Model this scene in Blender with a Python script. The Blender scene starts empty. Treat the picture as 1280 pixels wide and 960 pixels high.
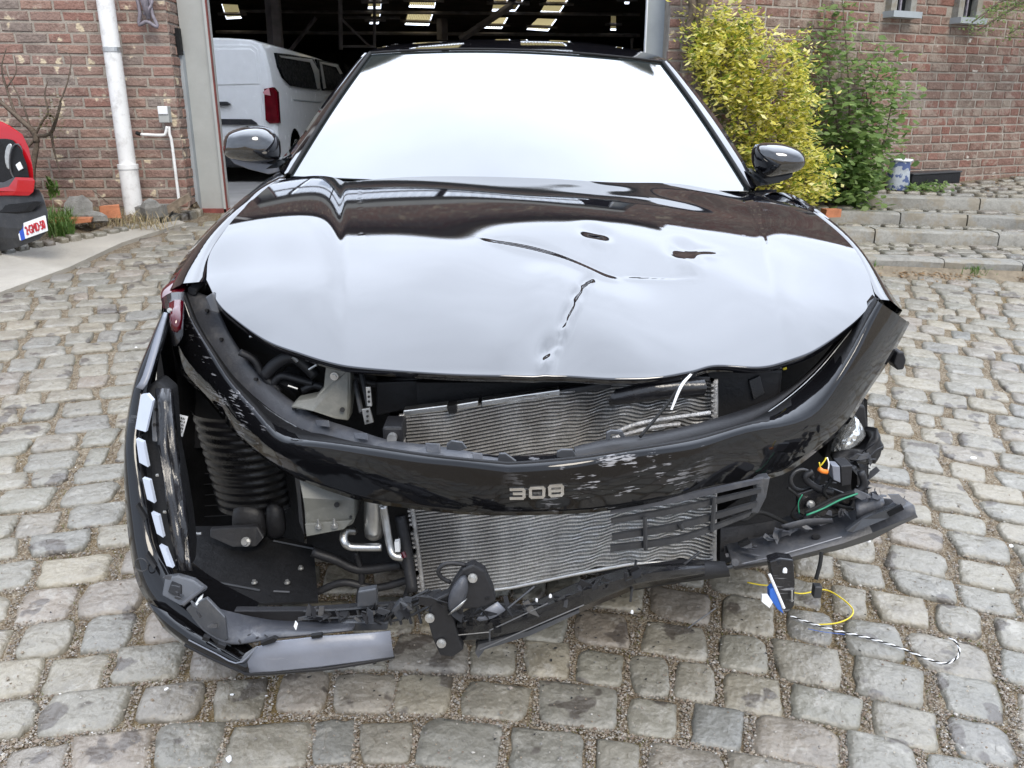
import bpy, math, random
import numpy as np
from mathutils import Vector, Matrix, noise
R = math.radians
rnd = random.Random(7)
SC = bpy.context.scene
COL = SC.collection

# ------------------------------------------------------------------ camera
FPX, PITCH, CAMH = 1050.0, R(18.0), 1.508
cam_d = bpy.data.cameras.new('camera'); cam = bpy.data.objects.new('camera', cam_d); COL.objects.link(cam)
cam.location = (0, 0, CAMH); cam.rotation_euler = (math.pi/2-PITCH, 0, 0)
cam_d.sensor_width = 36; cam_d.lens = 36*FPX/1280; cam_d.clip_start = .05; cam_d.clip_end = 500
SC.camera = cam
# ------------------------------------------------------------------ sky
SUN_EL, SUN_AZ = R(46), R(158)           # azimuth measured from +y towards +x
veil = Vector((math.sin(R(6))*math.cos(R(50)), math.cos(R(6))*math.cos(R(50)), math.sin(R(50))))     # brightest part of the cloud
sund = Vector((math.sin(SUN_AZ)*math.cos(SUN_EL), math.cos(SUN_AZ)*math.cos(SUN_EL), math.sin(SUN_EL)))
W = bpy.data.worlds.new('World'); SC.world = W; W.use_nodes = True
nt = W.node_tree; N = nt.nodes; L = nt.links
N.clear()
out = N.new('ShaderNodeOutputWorld'); bg = N.new('ShaderNodeBackground')
sky = N.new('ShaderNodeTexSky'); sky.sky_type = 'NISHITA'; sky.sun_disc = False
sky.sun_elevation = SUN_EL; sky.sun_rotation = SUN_AZ; sky.dust_density = 3.0; sky.air_density = 1.0
tc = N.new('ShaderNodeTexCoord')
dot = N.new('ShaderNodeVectorMath'); dot.operation = 'DOT_PRODUCT'; dot.inputs[1].default_value = veil
L.new(tc.outputs['Generated'], dot.inputs[0])
ramp = N.new('ShaderNodeMapRange'); ramp.inputs[1].default_value = 0.30; ramp.inputs[2].default_value = 1.0
ramp.inputs[3].default_value = 0.0; ramp.inputs[4].default_value = 1.0; ramp.interpolation_type = 'SMOOTHSTEP'
L.new(dot.outputs['Value'], ramp.inputs[0])
nz = N.new('ShaderNodeTexNoise'); nz.inputs['Scale'].default_value = 2.2; nz.inputs['Detail'].default_value = 5; nz.inputs['Roughness'].default_value = .5
mp = N.new('ShaderNodeMapping'); mp.inputs['Scale'].default_value = (1, 1, 2.5)
L.new(tc.outputs['Generated'], mp.inputs[0]); L.new(mp.outputs[0], nz.inputs['Vector'])
cl = N.new('ShaderNodeMapRange'); cl.inputs[1].default_value = .35; cl.inputs[2].default_value = .65; cl.inputs[3].default_value = .86; cl.inputs[4].default_value = 1.08
L.new(nz.outputs['Fac'], cl.inputs[0])
SKY_BASE, SKY_VEIL = 10.0, 32.0
m1 = N.new('ShaderNodeMath'); m1.operation = 'MULTIPLY_ADD'; m1.inputs[1].default_value = SKY_VEIL; m1.inputs[2].default_value = SKY_BASE
L.new(ramp.outputs[0], m1.inputs[0])
m2 = N.new('ShaderNodeMath'); m2.operation = 'MULTIPLY'; L.new(m1.outputs[0], m2.inputs[0]); L.new(cl.outputs[0], m2.inputs[1])
cc = N.new('ShaderNodeVectorMath'); cc.operation = 'SCALE'; vt = N.new('ShaderNodeMix'); vt.data_type = 'RGBA'; vt.inputs[6].default_value = (.80, .91, 1.10, 1); vt.inputs[7].default_value = (.86, .94, 1.09, 1); L.new(ramp.outputs[0], vt.inputs[0]); L.new(vt.outputs[2], cc.inputs[0])
L.new(m2.outputs[0], cc.inputs['Scale'])
mx = N.new('ShaderNodeMix'); mx.data_type = 'RGBA'; mx.inputs[0].default_value = .88
L.new(sky.outputs[0], mx.inputs[6]); L.new(cc.outputs[0], mx.inputs[7])
L.new(mx.outputs[2], bg.inputs['Color']); bg.inputs['Strength'].default_value = .1
L.new(bg.outputs[0], out.inputs['Surface'])
# ------------------------------------------------------------------ sun behind thin cloud
sl = bpy.data.lights.new('sun', 'SUN'); so = bpy.data.objects.new('sun', sl); COL.objects.link(so)
sl.energy = 1.7; sl.angle = R(24); sl.color = (1, .92, .80)
so.rotation_euler = (-sund).to_track_quat('-Z', 'Y').to_euler(); so.location = (0, 0, 20)
SC.view_settings.view_transform = 'Standard'; SC.view_settings.look = 'None'
SC.view_settings.exposure = 0.55; SC.view_settings.gamma = 1.0
SC.cycles.max_bounces = 8; SC.cycles.use_adaptive_sampling = True

# ------------------------------------------------------------------ geometry helpers
def gz(x, y): return .105*y - .03*x            # the yard rises away from the camera and falls to the right
cp, sp_ = math.cos(PITCH), math.sin(PITCH)
def ray(px, py):
    """world direction with y = 1 seen at a pixel of the 1280x960 photograph"""
    u, v = (px-640)/FPX, (py-480)/FPX
    d = Vector((u, cp - v*sp_, -sp_ - v*cp))
    return d/d.y
def at(px, py, Y):
    d = ray(px, py); return Vector((d.x*Y, Y, CAMH + d.z*Y))
def ag(px, py, h=0.0):
    d = ray(px, py); t = (CAMH-h)/(.105 - .03*d.x - d.z)
    return Vector((d.x*t, t, CAMH + d.z*t))
def G(x, y, h=0.0): return Vector((x, y, gz(x, y)+h))
def proj(p):
    x, y, z = p[0], p[1], p[2]-CAMH
    zc = y*cp - z*sp_; yc = -y*sp_ - z*cp
    return 640+FPX*x/zc, 480+FPX*yc/zc, zc

def catmull(pts, n, closed=False):
    P = [Vector(p) for p in pts]; m = len(P)
    if m == 2: return [P[0].lerp(P[1], i/(n-1)) for i in range(n)]
    segs = m if closed else m-1
    def g(i): return P[i % m] if closed else (P[i] if 0 <= i < m else (P[0]*2-P[1] if i < 0 else P[-1]*2-P[-2]))
    dense = []
    for s in range(segs):
        a, b, c, d = g(s-1), g(s), g(s+1), g(s+2)
        for k in range(12):
            t = k/12
            dense.append(.5*((2*b)+(c-a)*t+(2*a-5*b+4*c-d)*t*t+(-a+3*b-3*c+d)*t**3))
    if not closed: dense.append(P[-1].copy())
    else: dense.append(P[0].copy())
    L_ = [0]
    for i in range(1, len(dense)): L_.append(L_[-1]+(dense[i]-dense[i-1]).length)
    outp = []; j = 0
    cnt = n if not closed else n
    for i in range(cnt):
        t = L_[-1]*i/((n-1) if not closed else n)
        while j < len(L_)-2 and L_[j+1] < t: j += 1
        q = (t-L_[j])/max(1e-9, L_[j+1]-L_[j])
        outp.append(dense[j].lerp(dense[j+1], min(1, q)))
    return outp
def pxl(lst, n=None):
    """control points (px, py, Y) -> world points, optionally resampled along a smooth curve"""
    w = [at(*q) for q in lst]
    return catmull(w, n) if n else w

class MB:
    def __init__(s): s.v = []; s.f = []; s.mi = []; s.m = 0
    def add(s, vs, fs):
        o = len(s.v); s.v += [tuple(v) for v in vs]; s.f += [tuple(i+o for i in f) for f in fs]; s.mi += [s.m]*len(fs); return s
    def box(s, c, d, rz=0, M=None, jit=0):
        vs = []
        for z in (-1, 1):
            for y in (-1, 1):
                for x in (-1, 1):
                    p = Vector((x*d[0]/2, y*d[1]/2, z*d[2]/2))
                    if jit: p += Vector([rnd.uniform(-jit, jit) for _ in range(3)])
                    if M: p = M @ p
                    if rz: p = Matrix.Rotation(rz, 3, 'Z') @ p
                    vs.append(p+Vector(c))
        return s.add(vs, [(0, 2, 3, 1), (4, 5, 7, 6), (0, 1, 5, 4), (2, 6, 7, 3), (0, 4, 6, 2), (1, 3, 7, 5)])
    def quad(s, a, b, c, d): return s.add([a, b, c, d], [(0, 1, 2, 3)])
    def grid(s, rows, close_u=False, close_v=False, flip=False):
        nr, nc = len(rows), len(rows[0]); vs = [p for r in rows for p in r]; fs = []
        for i in range(nr if close_v else nr-1):
            for j in range(nc if close_u else nc-1):
                a, b = i*nc+j, i*nc+(j+1) % nc
                c, d = ((i+1) % nr)*nc+(j+1) % nc, ((i+1) % nr)*nc+j
                fs.append((a, d, c, b) if flip else (a, b, c, d))
        return s.add(vs, fs)
    def tube(s, pts, r, n=8, cap=True, taper=None):
        pts = [Vector(p) for p in pts]; rows = []; up = Vector((0, 0, 1)); prev = None
        for i, p in enumerate(pts):
            t = (pts[min(i+1, len(pts)-1)]-pts[max(i-1, 0)])
            t = t.normalized() if t.length > 1e-9 else Vector((0, 0, 1))
            if prev is None:
                a = t.cross(up) if abs(t.dot(up)) < .95 else t.cross(Vector((1, 0, 0)))
            else: a = prev - t*prev.dot(t)
            a.normalize(); prev = a; b = t.cross(a)
            rr = r[i] if isinstance(r, (list, tuple)) else r
            rows.append([p+(a*math.cos(k*2*math.pi/n)+b*math.sin(k*2*math.pi/n))*rr for k in range(n)])
        o = len(s.v); s.grid(rows, close_u=True)
        if cap:
            s.f.append(tuple(o+k for k in range(n-1, -1, -1))); s.f.append(tuple(o+(len(rows)-1)*n+k for k in range(n))); s.mi += [s.m]*2
        return s
    def cyl(s, a, b, r, n=16, r2=None): return s.tube([a, b], [r, r if r2 is None else r2], n)
    def prism(s, outline, vec):
        n = len(outline); o = [Vector(p) for p in outline]; v = Vector(vec)
        return s.add(o+[p+v for p in o], [tuple(range(n)), tuple(range(2*n-1, n-1, -1))]+[(i, i+n, (i+1) % n+n, (i+1) % n) for i in range(n)])
    def bolt(s, c, nrm, r, h=.006, n=12):
        nrm = Vector(nrm).normalized(); c = Vector(c)
        s.cyl(c, c+nrm*h*.5, r*1.25, n); return s.cyl(c+nrm*h*.5, c+nrm*h*1.4, r*.8, 6)
def plate(lst, th, Y=None):
    """flat piece traced as pixels with its own distance(s), th metres thick away from the viewer"""
    pts = [at(q[0], q[1], q[2] if len(q) > 2 else Y) for q in lst]
    return MB().prism(pts, (0, th, 0))
def dome(outline, depth, n=28, rings=6, back=.0, base=None):
    P = catmull(outline, n, True); c = sum(P, Vector())/n; rows = []
    d = Vector(depth) if not isinstance(depth, float) else Vector((0, -depth, 0))
    for k in range(rings+1):
        a = k/rings*math.pi/2
        rows.append([c+(p-c)*max(.02, math.cos(a)**.8)+d*math.sin(a) for p in P])
    m = MB(); m.grid(rows, close_u=True)
    o = len(m.v)-n; m.f.append(tuple(range(o, o+n))); m.mi.append(0)
    if back: m.grid([[p-d.normalized()*back*1.0+(c-p)*.12 for p in P], P], close_u=True)
    m.f.append(tuple((len(m.v)-2*n if back else 0)+k for k in range(n-1, -1, -1))); m.mi.append(0)
    return m

def tagp(o, label=None, cat=None, group=None, kind=None):
    if label: o['label'] = label
    if cat: o['category'] = cat
    if group: o['group'] = group
    if kind: o['kind'] = kind
    return o
def thing(name, loc, label, cat, group=None, rz=0):
    o = bpy.data.objects.new(name, None); COL.objects.link(o); o.location = loc; o.rotation_euler = (0, 0, rz)
    o.empty_display_size = .1
    return tagp(o, label, cat, group)
def wloc(o):
    v = Vector((0, 0, 0))
    while o is not None: v = v+o.location; o = o.parent
    return v
def obj(name, mb, mat, parent=None, smooth=False, origin=None, label=None, cat=None, group=None, kind=None, solid=0, bevel=0, sub=0, autos=None):
    """verts are in world coordinates; the object's origin goes to its parent (or to origin)"""
    base = wloc(parent) if parent is not None else Vector((0, 0, 0))
    org = Vector(origin) if origin is not None else base
    me = bpy.data.meshes.new(name)
    me.from_pydata([tuple(Vector(v)-org) for v in mb.v], [], mb.f); me.update()
    mats = mat if isinstance(mat, list) else [mat]
    for m in mats: me.materials.append(m)
    if len(mats) > 1: me.polygons.foreach_set('material_index', mb.mi)
    if smooth or autos:
        me.polygons.foreach_set('use_smooth', [True]*len(me.polygons))
        if autos:
            try: me.set_sharp_from_angle(angle=R(autos))
            except Exception: pass
    o = bpy.data.objects.new(name, me); COL.objects.link(o)
    o.parent = parent; o.location = org-base
    if solid:
        md = o.modifiers.new('thick', 'SOLIDIFY'); md.thickness = abs(solid); md.offset = -1 if solid > 0 else 1
    if bevel:
        md = o.modifiers.new('bevel', 'BEVEL'); md.width = bevel; md.segments = 2; md.limit_method = 'ANGLE'; md.angle_limit = R(40)
    if sub:
        md = o.modifiers.new('sub', 'SUBSURF'); md.levels = sub; md.render_levels = sub
    return tagp(o, label, cat, group, kind)
def place(name, me, parent, loc, rot=(0, 0, 0), scale=(1, 1, 1)):
    o = bpy.data.objects.new(name, me); COL.objects.link(o); o.parent = parent
    o.location = Vector(loc)-(wloc(parent) if parent is not None else Vector((0, 0, 0))); o.rotation_euler = rot; o.scale = scale
    return o

# ------------------------------------------------------------------ materials
def newmat(name):
    m = bpy.data.materials.new(name); m.use_nodes = True
    return m, m.node_tree.nodes, m.node_tree.links, m.node_tree.nodes['Principled BSDF']
def nnoise(N, L, scale, detail=4, rough=.55, vec=None, dim='3D'):
    t = N.new('ShaderNodeTexNoise'); t.inputs['Scale'].default_value = scale; t.inputs['Detail'].default_value = detail; t.inputs['Roughness'].default_value = rough
    if vec: L.new(vec, t.inputs['Vector'])
    return t
def rmp(N, L, src, stops):
    r = N.new('ShaderNodeValToRGB'); e = r.color_ramp.elements
    while len(e) < len(stops): e.new(.5)
    for k, (p, c) in enumerate(stops): e[k].position = p; e[k].color = (*c, 1) if len(c) == 3 else c
    L.new(src, r.inputs[0]); return r
def mixc(N, L, fac, a, b, blend='MIX'):
    m = N.new('ShaderNodeMix'); m.data_type = 'RGBA'; m.blend_type = blend
    for s, k in ((fac, 0), (a, 6), (b, 7)):
        if hasattr(s, 'links') or hasattr(s, 'is_linked'): L.new(s, m.inputs[k])
        elif k == 0: m.inputs[0].default_value = s
        else: m.inputs[k].default_value = (*s, 1)
    return m.outputs[2]
def objco(N): return N.new('ShaderNodeTexCoord').outputs['Object']
def geo(N): return N.new('ShaderNodeNewGeometry')
def simple(name, col, rough=.5, metal=0, spec=.5, coat=0, var=.12, vscale=9, bump=0, bscale=60, ior=None, dust=0, scratch=0):
    m, N, L, b = newmat(name)
    g = geo(N).outputs['Position']
    n1 = nnoise(N, L, vscale, 5, .6, g)
    r = rmp(N, L, n1.outputs['Fac'], [(.3, tuple(c*(1-var) for c in col)), (.7, tuple(min(1, c*(1+var)) for c in col))])
    c = r.outputs[0]
    if dust:
        n2 = nnoise(N, L, vscale*2.3, 6, .7, g); mr = N.new('ShaderNodeMapRange'); mr.inputs[1].default_value = .5; mr.inputs[2].default_value = .75; mr.inputs[4].default_value = dust
        L.new(n2.outputs['Fac'], mr.inputs[0]); c = mixc(N, L, mr.outputs[0], c, (.32, .30, .27))
    if scratch:
        mpp = N.new('ShaderNodeMapping'); mpp.inputs['Scale'].default_value = (14, 14, 160); mpp.inputs['Rotation'].default_value = (0, .35, 0); L.new(g, mpp.inputs[0])
        n3 = nnoise(N, L, 1.0, 3, .6, mpp.outputs[0]); n4 = nnoise(N, L, 3.5, 2, .5, g)
        ml = N.new('ShaderNodeMath'); ml.operation = 'MULTIPLY'; L.new(n3.outputs['Fac'], ml.inputs[0]); L.new(n4.outputs['Fac'], ml.inputs[1])
        mr = N.new('ShaderNodeMapRange'); mr.inputs[1].default_value = .40; mr.inputs[2].default_value = .46; mr.inputs[4].default_value = scratch
        L.new(ml.outputs[0], mr.inputs[0]); c = mixc(N, L, mr.outputs[0], c, (.45, .45, .46))
    L.new(c, b.inputs['Base Color'])
    rr = N.new('ShaderNodeMapRange'); rr.inputs[3].default_value = max(.01, rough*.8); rr.inputs[4].default_value = min(1, rough*1.25)
    L.new(n1.outputs['Fac'], rr.inputs[0]); L.new(rr.outputs[0], b.inputs['Roughness'])
    b.inputs['Metallic'].default_value = metal; b.inputs['Specular IOR Level'].default_value = spec
    if ior: b.inputs['IOR'].default_value = ior
    if coat: b.inputs['Coat Weight'].default_value = coat; b.inputs['Coat Roughness'].default_value = .02
    if bump:
        nb = nnoise(N, L, bscale, 6, .6, g); bp = N.new('ShaderNodeBump'); bp.inputs['Strength'].default_value = min(1, bump); bp.inputs['Distance'].default_value = .01 if bump <= 1 else .01*bump
        L.new(nb.outputs['Fac'], bp.inputs['Height']); L.new(bp.outputs[0], b.inputs['Normal'])
    return m
def stone_mat(name, stops, rough, bscale, bstr, lichen=None, specks=None, edge=None, wet=False, spec=.4):
    """colour picked per loose piece, so it works for single pieces and for joined ones"""
    m, N, L, b = newmat(name)
    g = geo(N); oi = N.new('ShaderNodeObjectInfo')
    ad = N.new('ShaderNodeMath'); ad.operation = 'ADD'; L.new(g.outputs['Random Per Island'], ad.inputs[0]); L.new(oi.outputs['Random'], ad.inputs[1])
    fr = N.new('ShaderNodeMath'); fr.operation = 'FRACT'; L.new(ad.outputs[0], fr.inputs[0])
    base = rmp(N, L, fr.outputs[0], stops).outputs[0]
    n1 = nnoise(N, L, 11, 6, .65, g.outputs['Position'])
    v = rmp(N, L, n1.outputs['Fac'], [(.25, (.62, .61, .60)), (.5, (1, 1, 1)), (.75, (1.0, 1.0, 1.0))]).outputs[0]
    c = mixc(N, L, 1.0, base, v, 'MULTIPLY')
    n2 = nnoise(N, L, 75, 5, .7, g.outputs['Position'])
    v2 = rmp(N, L, n2.outputs['Fac'], [(.3, (.72, .72, .72)), (.62, (1.0, 1.0, 1.0))]).outputs[0]
    c = mixc(N, L, .8, c, v2, 'MULTIPLY')
    if lichen:
        n3 = nnoise(N, L, lichen[1], 6, .7, g.outputs['Position']); mr = N.new('ShaderNodeMapRange'); mr.inputs[1].default_value = lichen[2]; mr.inputs[2].default_value = lichen[2]+.08; mr.inputs[4].default_value = lichen[3]
        L.new(n3.outputs['Fac'], mr.inputs[0]); c = mixc(N, L, mr.outputs[0], c, lichen[0])
    if specks:
        n4 = nnoise(N, L, specks[1], 3, .5, g.outputs['Position']); mr = N.new('ShaderNodeMapRange'); mr.inputs[1].default_value = specks[2]; mr.inputs[2].default_value = specks[2]+.03; mr.inputs[4].default_value = specks[3]
        L.new(n4.outputs['Fac'], mr.inputs[0]); c = mixc(N, L, mr.outputs[0], c, specks[0])
    L.new(c, b.inputs['Base Color'])
    rr = N.new('ShaderNodeMapRange'); rr.inputs[3].default_value = rough-.12; rr.inputs[4].default_value = rough+.12; L.new(n1.outputs['Fac'], rr.inputs[0]); L.new(rr.outputs[0], b.inputs['Roughness'])
    b.inputs['Specular IOR Level'].default_value = spec
    nb = nnoise(N, L, bscale, 8, .62, g.outputs['Position']); nb2 = nnoise(N, L, bscale*.25, 3, .5, g.outputs['Position'])
    a2 = N.new('ShaderNodeMath'); a2.operation = 'MULTIPLY_ADD'; a2.inputs[1].default_value = 3.5; L.new(nb2.outputs['Fac'], a2.inputs[0]); L.new(nb.outputs['Fac'], a2.inputs[2])
    bp = N.new('ShaderNodeBump'); bp.inputs['Strength'].default_value = bstr; bp.inputs['Distance'].default_value = .006
    L.new(a2.outputs[0], bp.inputs['Height']); L.new(bp.outputs[0], b.inputs['Normal'])
    return m
M = {}
M['cobble'] = stone_mat('cobble', [(0, (.236, .214, .168)), (.2, (.190, .180, .150)), (.36, (.258, .226, .168)), (.5, (.206, .195, .157)), (.64, (.228, .190, .148)), (.78, (.182, .177, .156)), (.9, (.276, .243, .180)), (1, (.214, .192, .148))], .46, 55, .7, lichen=((.33, .31, .27), 14, .56, .5), specks=((.055, .043, .034), 9, .615, .75), spec=.9)
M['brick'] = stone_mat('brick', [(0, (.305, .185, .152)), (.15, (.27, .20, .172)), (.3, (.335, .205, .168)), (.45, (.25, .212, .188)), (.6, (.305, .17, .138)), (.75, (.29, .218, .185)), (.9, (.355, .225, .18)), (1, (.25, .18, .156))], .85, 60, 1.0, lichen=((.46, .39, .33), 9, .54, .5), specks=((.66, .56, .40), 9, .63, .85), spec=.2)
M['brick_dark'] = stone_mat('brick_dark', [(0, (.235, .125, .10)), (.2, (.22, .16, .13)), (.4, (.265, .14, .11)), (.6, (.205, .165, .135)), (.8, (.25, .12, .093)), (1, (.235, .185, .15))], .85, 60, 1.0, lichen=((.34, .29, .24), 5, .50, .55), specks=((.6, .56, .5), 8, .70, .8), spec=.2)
M['kerb'] = stone_mat('kerb', [(0, (.26, .25, .225)), (.5, (.29, .28, .25)), (1, (.24, .235, .215))], .6, 40, .4, lichen=((.22, .19, .14), 6, .50, .75))
M['mortar'] = simple('mortar', (.34, .305, .265), .95, var=.22, vscale=14, bump=.8, bscale=90, spec=.1)
def joint_mat():
    m, N, L, b = newmat('joint_grit')
    g = geo(N).outputs['Position']
    n0 = nnoise(N, L, 1.6, 4, .6, g); n1 = nnoise(N, L, 30, 5, .7, g)
    vo = N.new('ShaderNodeTexVoronoi'); vo.inputs['Scale'].default_value = 210; L.new(g, vo.inputs['Vector'])
    gr = rmp(N, L, vo.outputs['Color'], [(0, (.13, .10, .065)), (.35, (.24, .19, .13)), (.6, (.30, .255, .19)), (.85, (.40, .36, .29)), (1, (.52, .48, .41))]).outputs[0]
    d = rmp(N, L, n1.outputs['Fac'], [(.35, (.55, .5, .45)), (.65, (1, 1, 1))]).outputs[0]
    c = mixc(N, L, 1, gr, d, 'MULTIPLY')
    mo = N.new('ShaderNodeMapRange'); mo.inputs[1].default_value = .56; mo.inputs[2].default_value = .70; mo.inputs[4].default_value = .7; L.new(n0.outputs['Fac'], mo.inputs[0])
    c = mixc(N, L, mo.outputs[0], c, (.17, .12, .045))
    L.new(c, b.inputs['Base Color']); b.inputs['Roughness'].default_value = .95; b.inputs['Specular IOR Level'].default_value = .15
    bp = N.new('ShaderNodeBump'); bp.inputs['Strength'].default_value = 1; bp.inputs['Distance'].default_value = .006; L.new(vo.outputs['Distance'], bp.inputs['Height']); L.new(bp.outputs[0], b.inputs['Normal'])
    return m
M['grit'] = joint_mat()
M['concrete'] = simple('concrete', (.36, .335, .29), .85, var=.12, vscale=5, bump=.4, bscale=50, spec=.25, dust=.3)
def paint_mat(name, col, ior, rough=.03, wave=.0):
    m, N, L, b = newmat(name)
    b.inputs['Base Color'].default_value = (*col, 1); b.inputs['IOR'].default_value = ior
    g = geo(N).outputs['Position']
    n = nnoise(N, L, 22, 5, .7, g)
    rr = N.new('ShaderNodeMapRange'); rr.inputs[1].default_value = .35; rr.inputs[2].default_value = .8; rr.inputs[3].default_value = rough; rr.inputs[4].default_value = rough*2.6
    L.new(n.outputs['Fac'], rr.inputs[0]); L.new(rr.outputs[0], b.inputs['Roughness'])
    n2 = nnoise(N, L, 340, 4, .6, g); bp = N.new('ShaderNodeBump'); bp.inputs['Strength'].default_value = .02; bp.inputs['Distance'].default_value = .001; L.new(n2.outputs['Fac'], bp.inputs['Height'])
    if wave:
        n3 = nnoise(N, L, 5, 2, .5, g); bp2 = N.new('ShaderNodeBump'); bp2.inputs['Strength'].default_value = wave; bp2.inputs['Distance'].default_value = .004; L.new(n3.outputs['Fac'], bp2.inputs['Height']); L.new(bp.outputs[0], bp2.inputs['Normal']); bp = bp2
    L.new(bp.outputs[0], b.inputs['Normal'])
    return m
M['black_paint'] = paint_mat('black_paint', (.006, .006, .008), 1.95, .012); M['mirror_paint'] = paint_mat('mirror_paint', (.006, .006, .008), 2.1, .02); M['van_glass'] = paint_mat('van_glass', (.005, .006, .007), 1.12, .3)
M['scuffed_black'] = None
M['glass_front'] = paint_mat('windscreen_glass', (.02, .025, .025), 2.4, .01)
M['glass_dark'] = paint_mat('dark_glass', (.006, .007, .008), 1.6, .01)
M['red_paint'] = paint_mat('red_paint', (.42, .008, .014), 1.5, .05)
M['white_paint'] = simple('white_van_paint', (.86, .865, .86), .25, var=.03, coat=.5)
M['plastic'] = simple('dark_plastic', (.028, .029, .032), .42, var=.3, bump=.15, bscale=200, dust=.10)
M['grey_plastic'] = simple('grey_unpainted_plastic', (.05, .053, .06), .38, scratch=.22, var=.15, bump=.08, bscale=150, dust=.16, spec=.6)
M['pale_plastic'] = simple('pale_grey_plastic', (.16, .17, .20), .35, scratch=.35, var=.12, bump=.06, bscale=150, dust=.12, spec=.6)
M['gloss_plastic'] = simple('gloss_black_plastic', (.012, .012, .014), .16, var=.3, bump=.25, bscale=30, dust=.05, spec=.6, scratch=.5)
M['pit_black'] = simple('deep_black_plastic', (.008, .008, .009), .6, var=.4, spec=.3, bump=.3, bscale=50)
M['rubber'] = simple('rubber', (.012, .012, .012), .75, var=.3, spec=.3, bump=.2, bscale=120)
M['alu'] = simple('aluminium', (.62, .62, .61), .34, metal=1, var=.12, vscale=30, bump=.1, bscale=120)
M['fin'] = simple('radiator_fin', (.50, .49, .48), .42, metal=.85, var=.35, vscale=26, bump=.5, bscale=260)
M['fin_gap'] = simple('radiator_mesh', (.10, .095, .09), .6, metal=.5, var=.5, vscale=18, bump=1.0, bscale=420)
M['primer'] = simple('chassis_primer', (.135, .135, .12), .45, var=.12, vscale=12, bump=.1, bscale=60, spec=.5, dust=.3)
M['steel'] = simple('zinc_steel', (.50, .50, .49), .38, metal=.8, var=.15, vscale=50)
M['white'] = simple('white_plastic', (.80, .81, .82), .3, var=.05)
M['gate'] = simple('grey_gate_steel', (.38, .39, .375), .5, var=.07, vscale=6, bump=.05, bscale=40, dust=.25)
M['gate_dark'] = simple('grey_gate_edge', (.33, .36, .38), .5, var=.1, vscale=6)
M['oxide'] = simple('red_oxide_steel', (.20, .055, .045), .7, var=.3, vscale=18)
M['pvc'] = simple('white_pipe', (.80, .80, .79), .35, var=.05, vscale=7, dust=.5)
M['iron'] = simple('grey_painted_iron', (.22, .20, .23), .6, var=.35, vscale=30, bump=.4)
M['wood'] = simple('weathered_wood', (.20, .16, .12), .9, var=.3, vscale=25, bump=.5, spec=.1)
M['bark'] = simple('bark', (.15, .12, .095), .95, var=.35, vscale=22, bump=.9, spec=.1)
M['terracotta'] = simple('terracotta', (.42, .17, .09), .85, var=.25, vscale=18, bump=.4, spec=.15)
M['rock'] = simple('grey_rock', (.22, .215, .20), .9, var=.3, vscale=12, bump=.8, spec=.15)
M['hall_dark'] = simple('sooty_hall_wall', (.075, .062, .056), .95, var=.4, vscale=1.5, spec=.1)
M['hall_floor'] = simple('hall_floor', (.30, .285, .27), .8, var=.2, vscale=2, spec=.2)
M['hall_steel'] = simple('hall_steel', (.24, .21, .20), .8, var=.3, vscale=3, spec=.2)
# ================================================================== THE SETTING
from mathutils.geometry import delaunay_2d_cdt
def pin(poly, x, y):
    c = False; n = len(poly)
    for i in range(n):
        x1, y1 = poly[i][0], poly[i][1]; x2, y2 = poly[i-1][0], poly[i-1][1]
        if (y1 > y) != (y2 > y) and x < (x2-x1)*(y-y1)/(y2-y1)+x1: c = not c
    return c
mb = MB()
def sheet(x0, x1, y0, y1, f, n=1):
    rows = [[Vector((x0+(x1-x0)*i/n, y0+(y1-y0)*j/n, f(x0+(x1-x0)*i/n, y0+(y1-y0)*j/n))) for i in range(n+1)] for j in range(n+1)]
    return rows
mb.grid(sheet(-60, 60, -60, 6.70, lambda x, y: gz(x, y)-.010))
ground = obj('courtyard_ground', mb, M['grit'], kind='structure')
g2 = obj('ground_beyond', MB().grid(sheet(-70, 70, 6.72, 120, lambda x, y: .30)), M['grit'], kind='structure')

apron_px = [(-420, 520), (0, 369), (87, 337), (153, 306), (219, 284.5), (232, 281), (224, 278), (120, 296), (33, 313), (-60, 330), (-420, 392)]
apron = [ag(*p) for p in apron_px]
apr = obj('concrete_apron', MB().prism([p+Vector((0, 0, .016)) for p in apron], (0, 0, -.05)), M['concrete'], kind='structure')

# cobbles: bowed rows of uneven setts
def sett_mesh(name, w, d, h, seed, n=16, dome_h=.0045):
    r = random.Random(seed); e = r.uniform(4.5, 11); sk = r.uniform(-.12, .12); tp = r.uniform(-.10, .10)
    angs = [k/n*2*math.pi+(.12 if k % 4 == 1 else -.12 if k % 4 == 3 else 0)*1.2 for k in range(n)]
    ph = [r.uniform(.93, 1.02) for _ in range(n)]; ch = r.randrange(n)
    ph[ch] *= r.uniform(.86, .97); bow = [r.uniform(-.05, .03) for _ in range(4)]
    def ringp(s, z, jz=0, js=0):
        o = []
        for k in range(n):
            a = angs[k]; c, q = math.cos(a), math.sin(a)
            rr = (abs(c)**e+abs(q)**e)**(-1/e)*ph[k]*(1+bow[int((a/(2*math.pi)*4+.5)) % 4])*(1+r.uniform(-js, js))
            x, y = c*rr*w/2*s, q*rr*d/2*s
            x += sk*y; x *= 1+tp*y/d*2
            o.append(Vector((x, y, z+r.uniform(-jz, jz))))
        return o
    m = MB(); m.grid([ringp(1.01, -h), ringp(1.0, -.012, .004), ringp(.96, -.001, .002, .01), ringp(.80, dome_h*.7, .003, .02), ringp(.42, dome_h, .0035, .05)], close_u=True)
    o0 = len(m.v)-n; m.f.append(tuple(range(o0, o0+n))); m.mi.append(0)
    return m
variants = [sett_mesh('v%d' % i, 1, 1, .5, 100+i) for i in range(28)]
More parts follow.
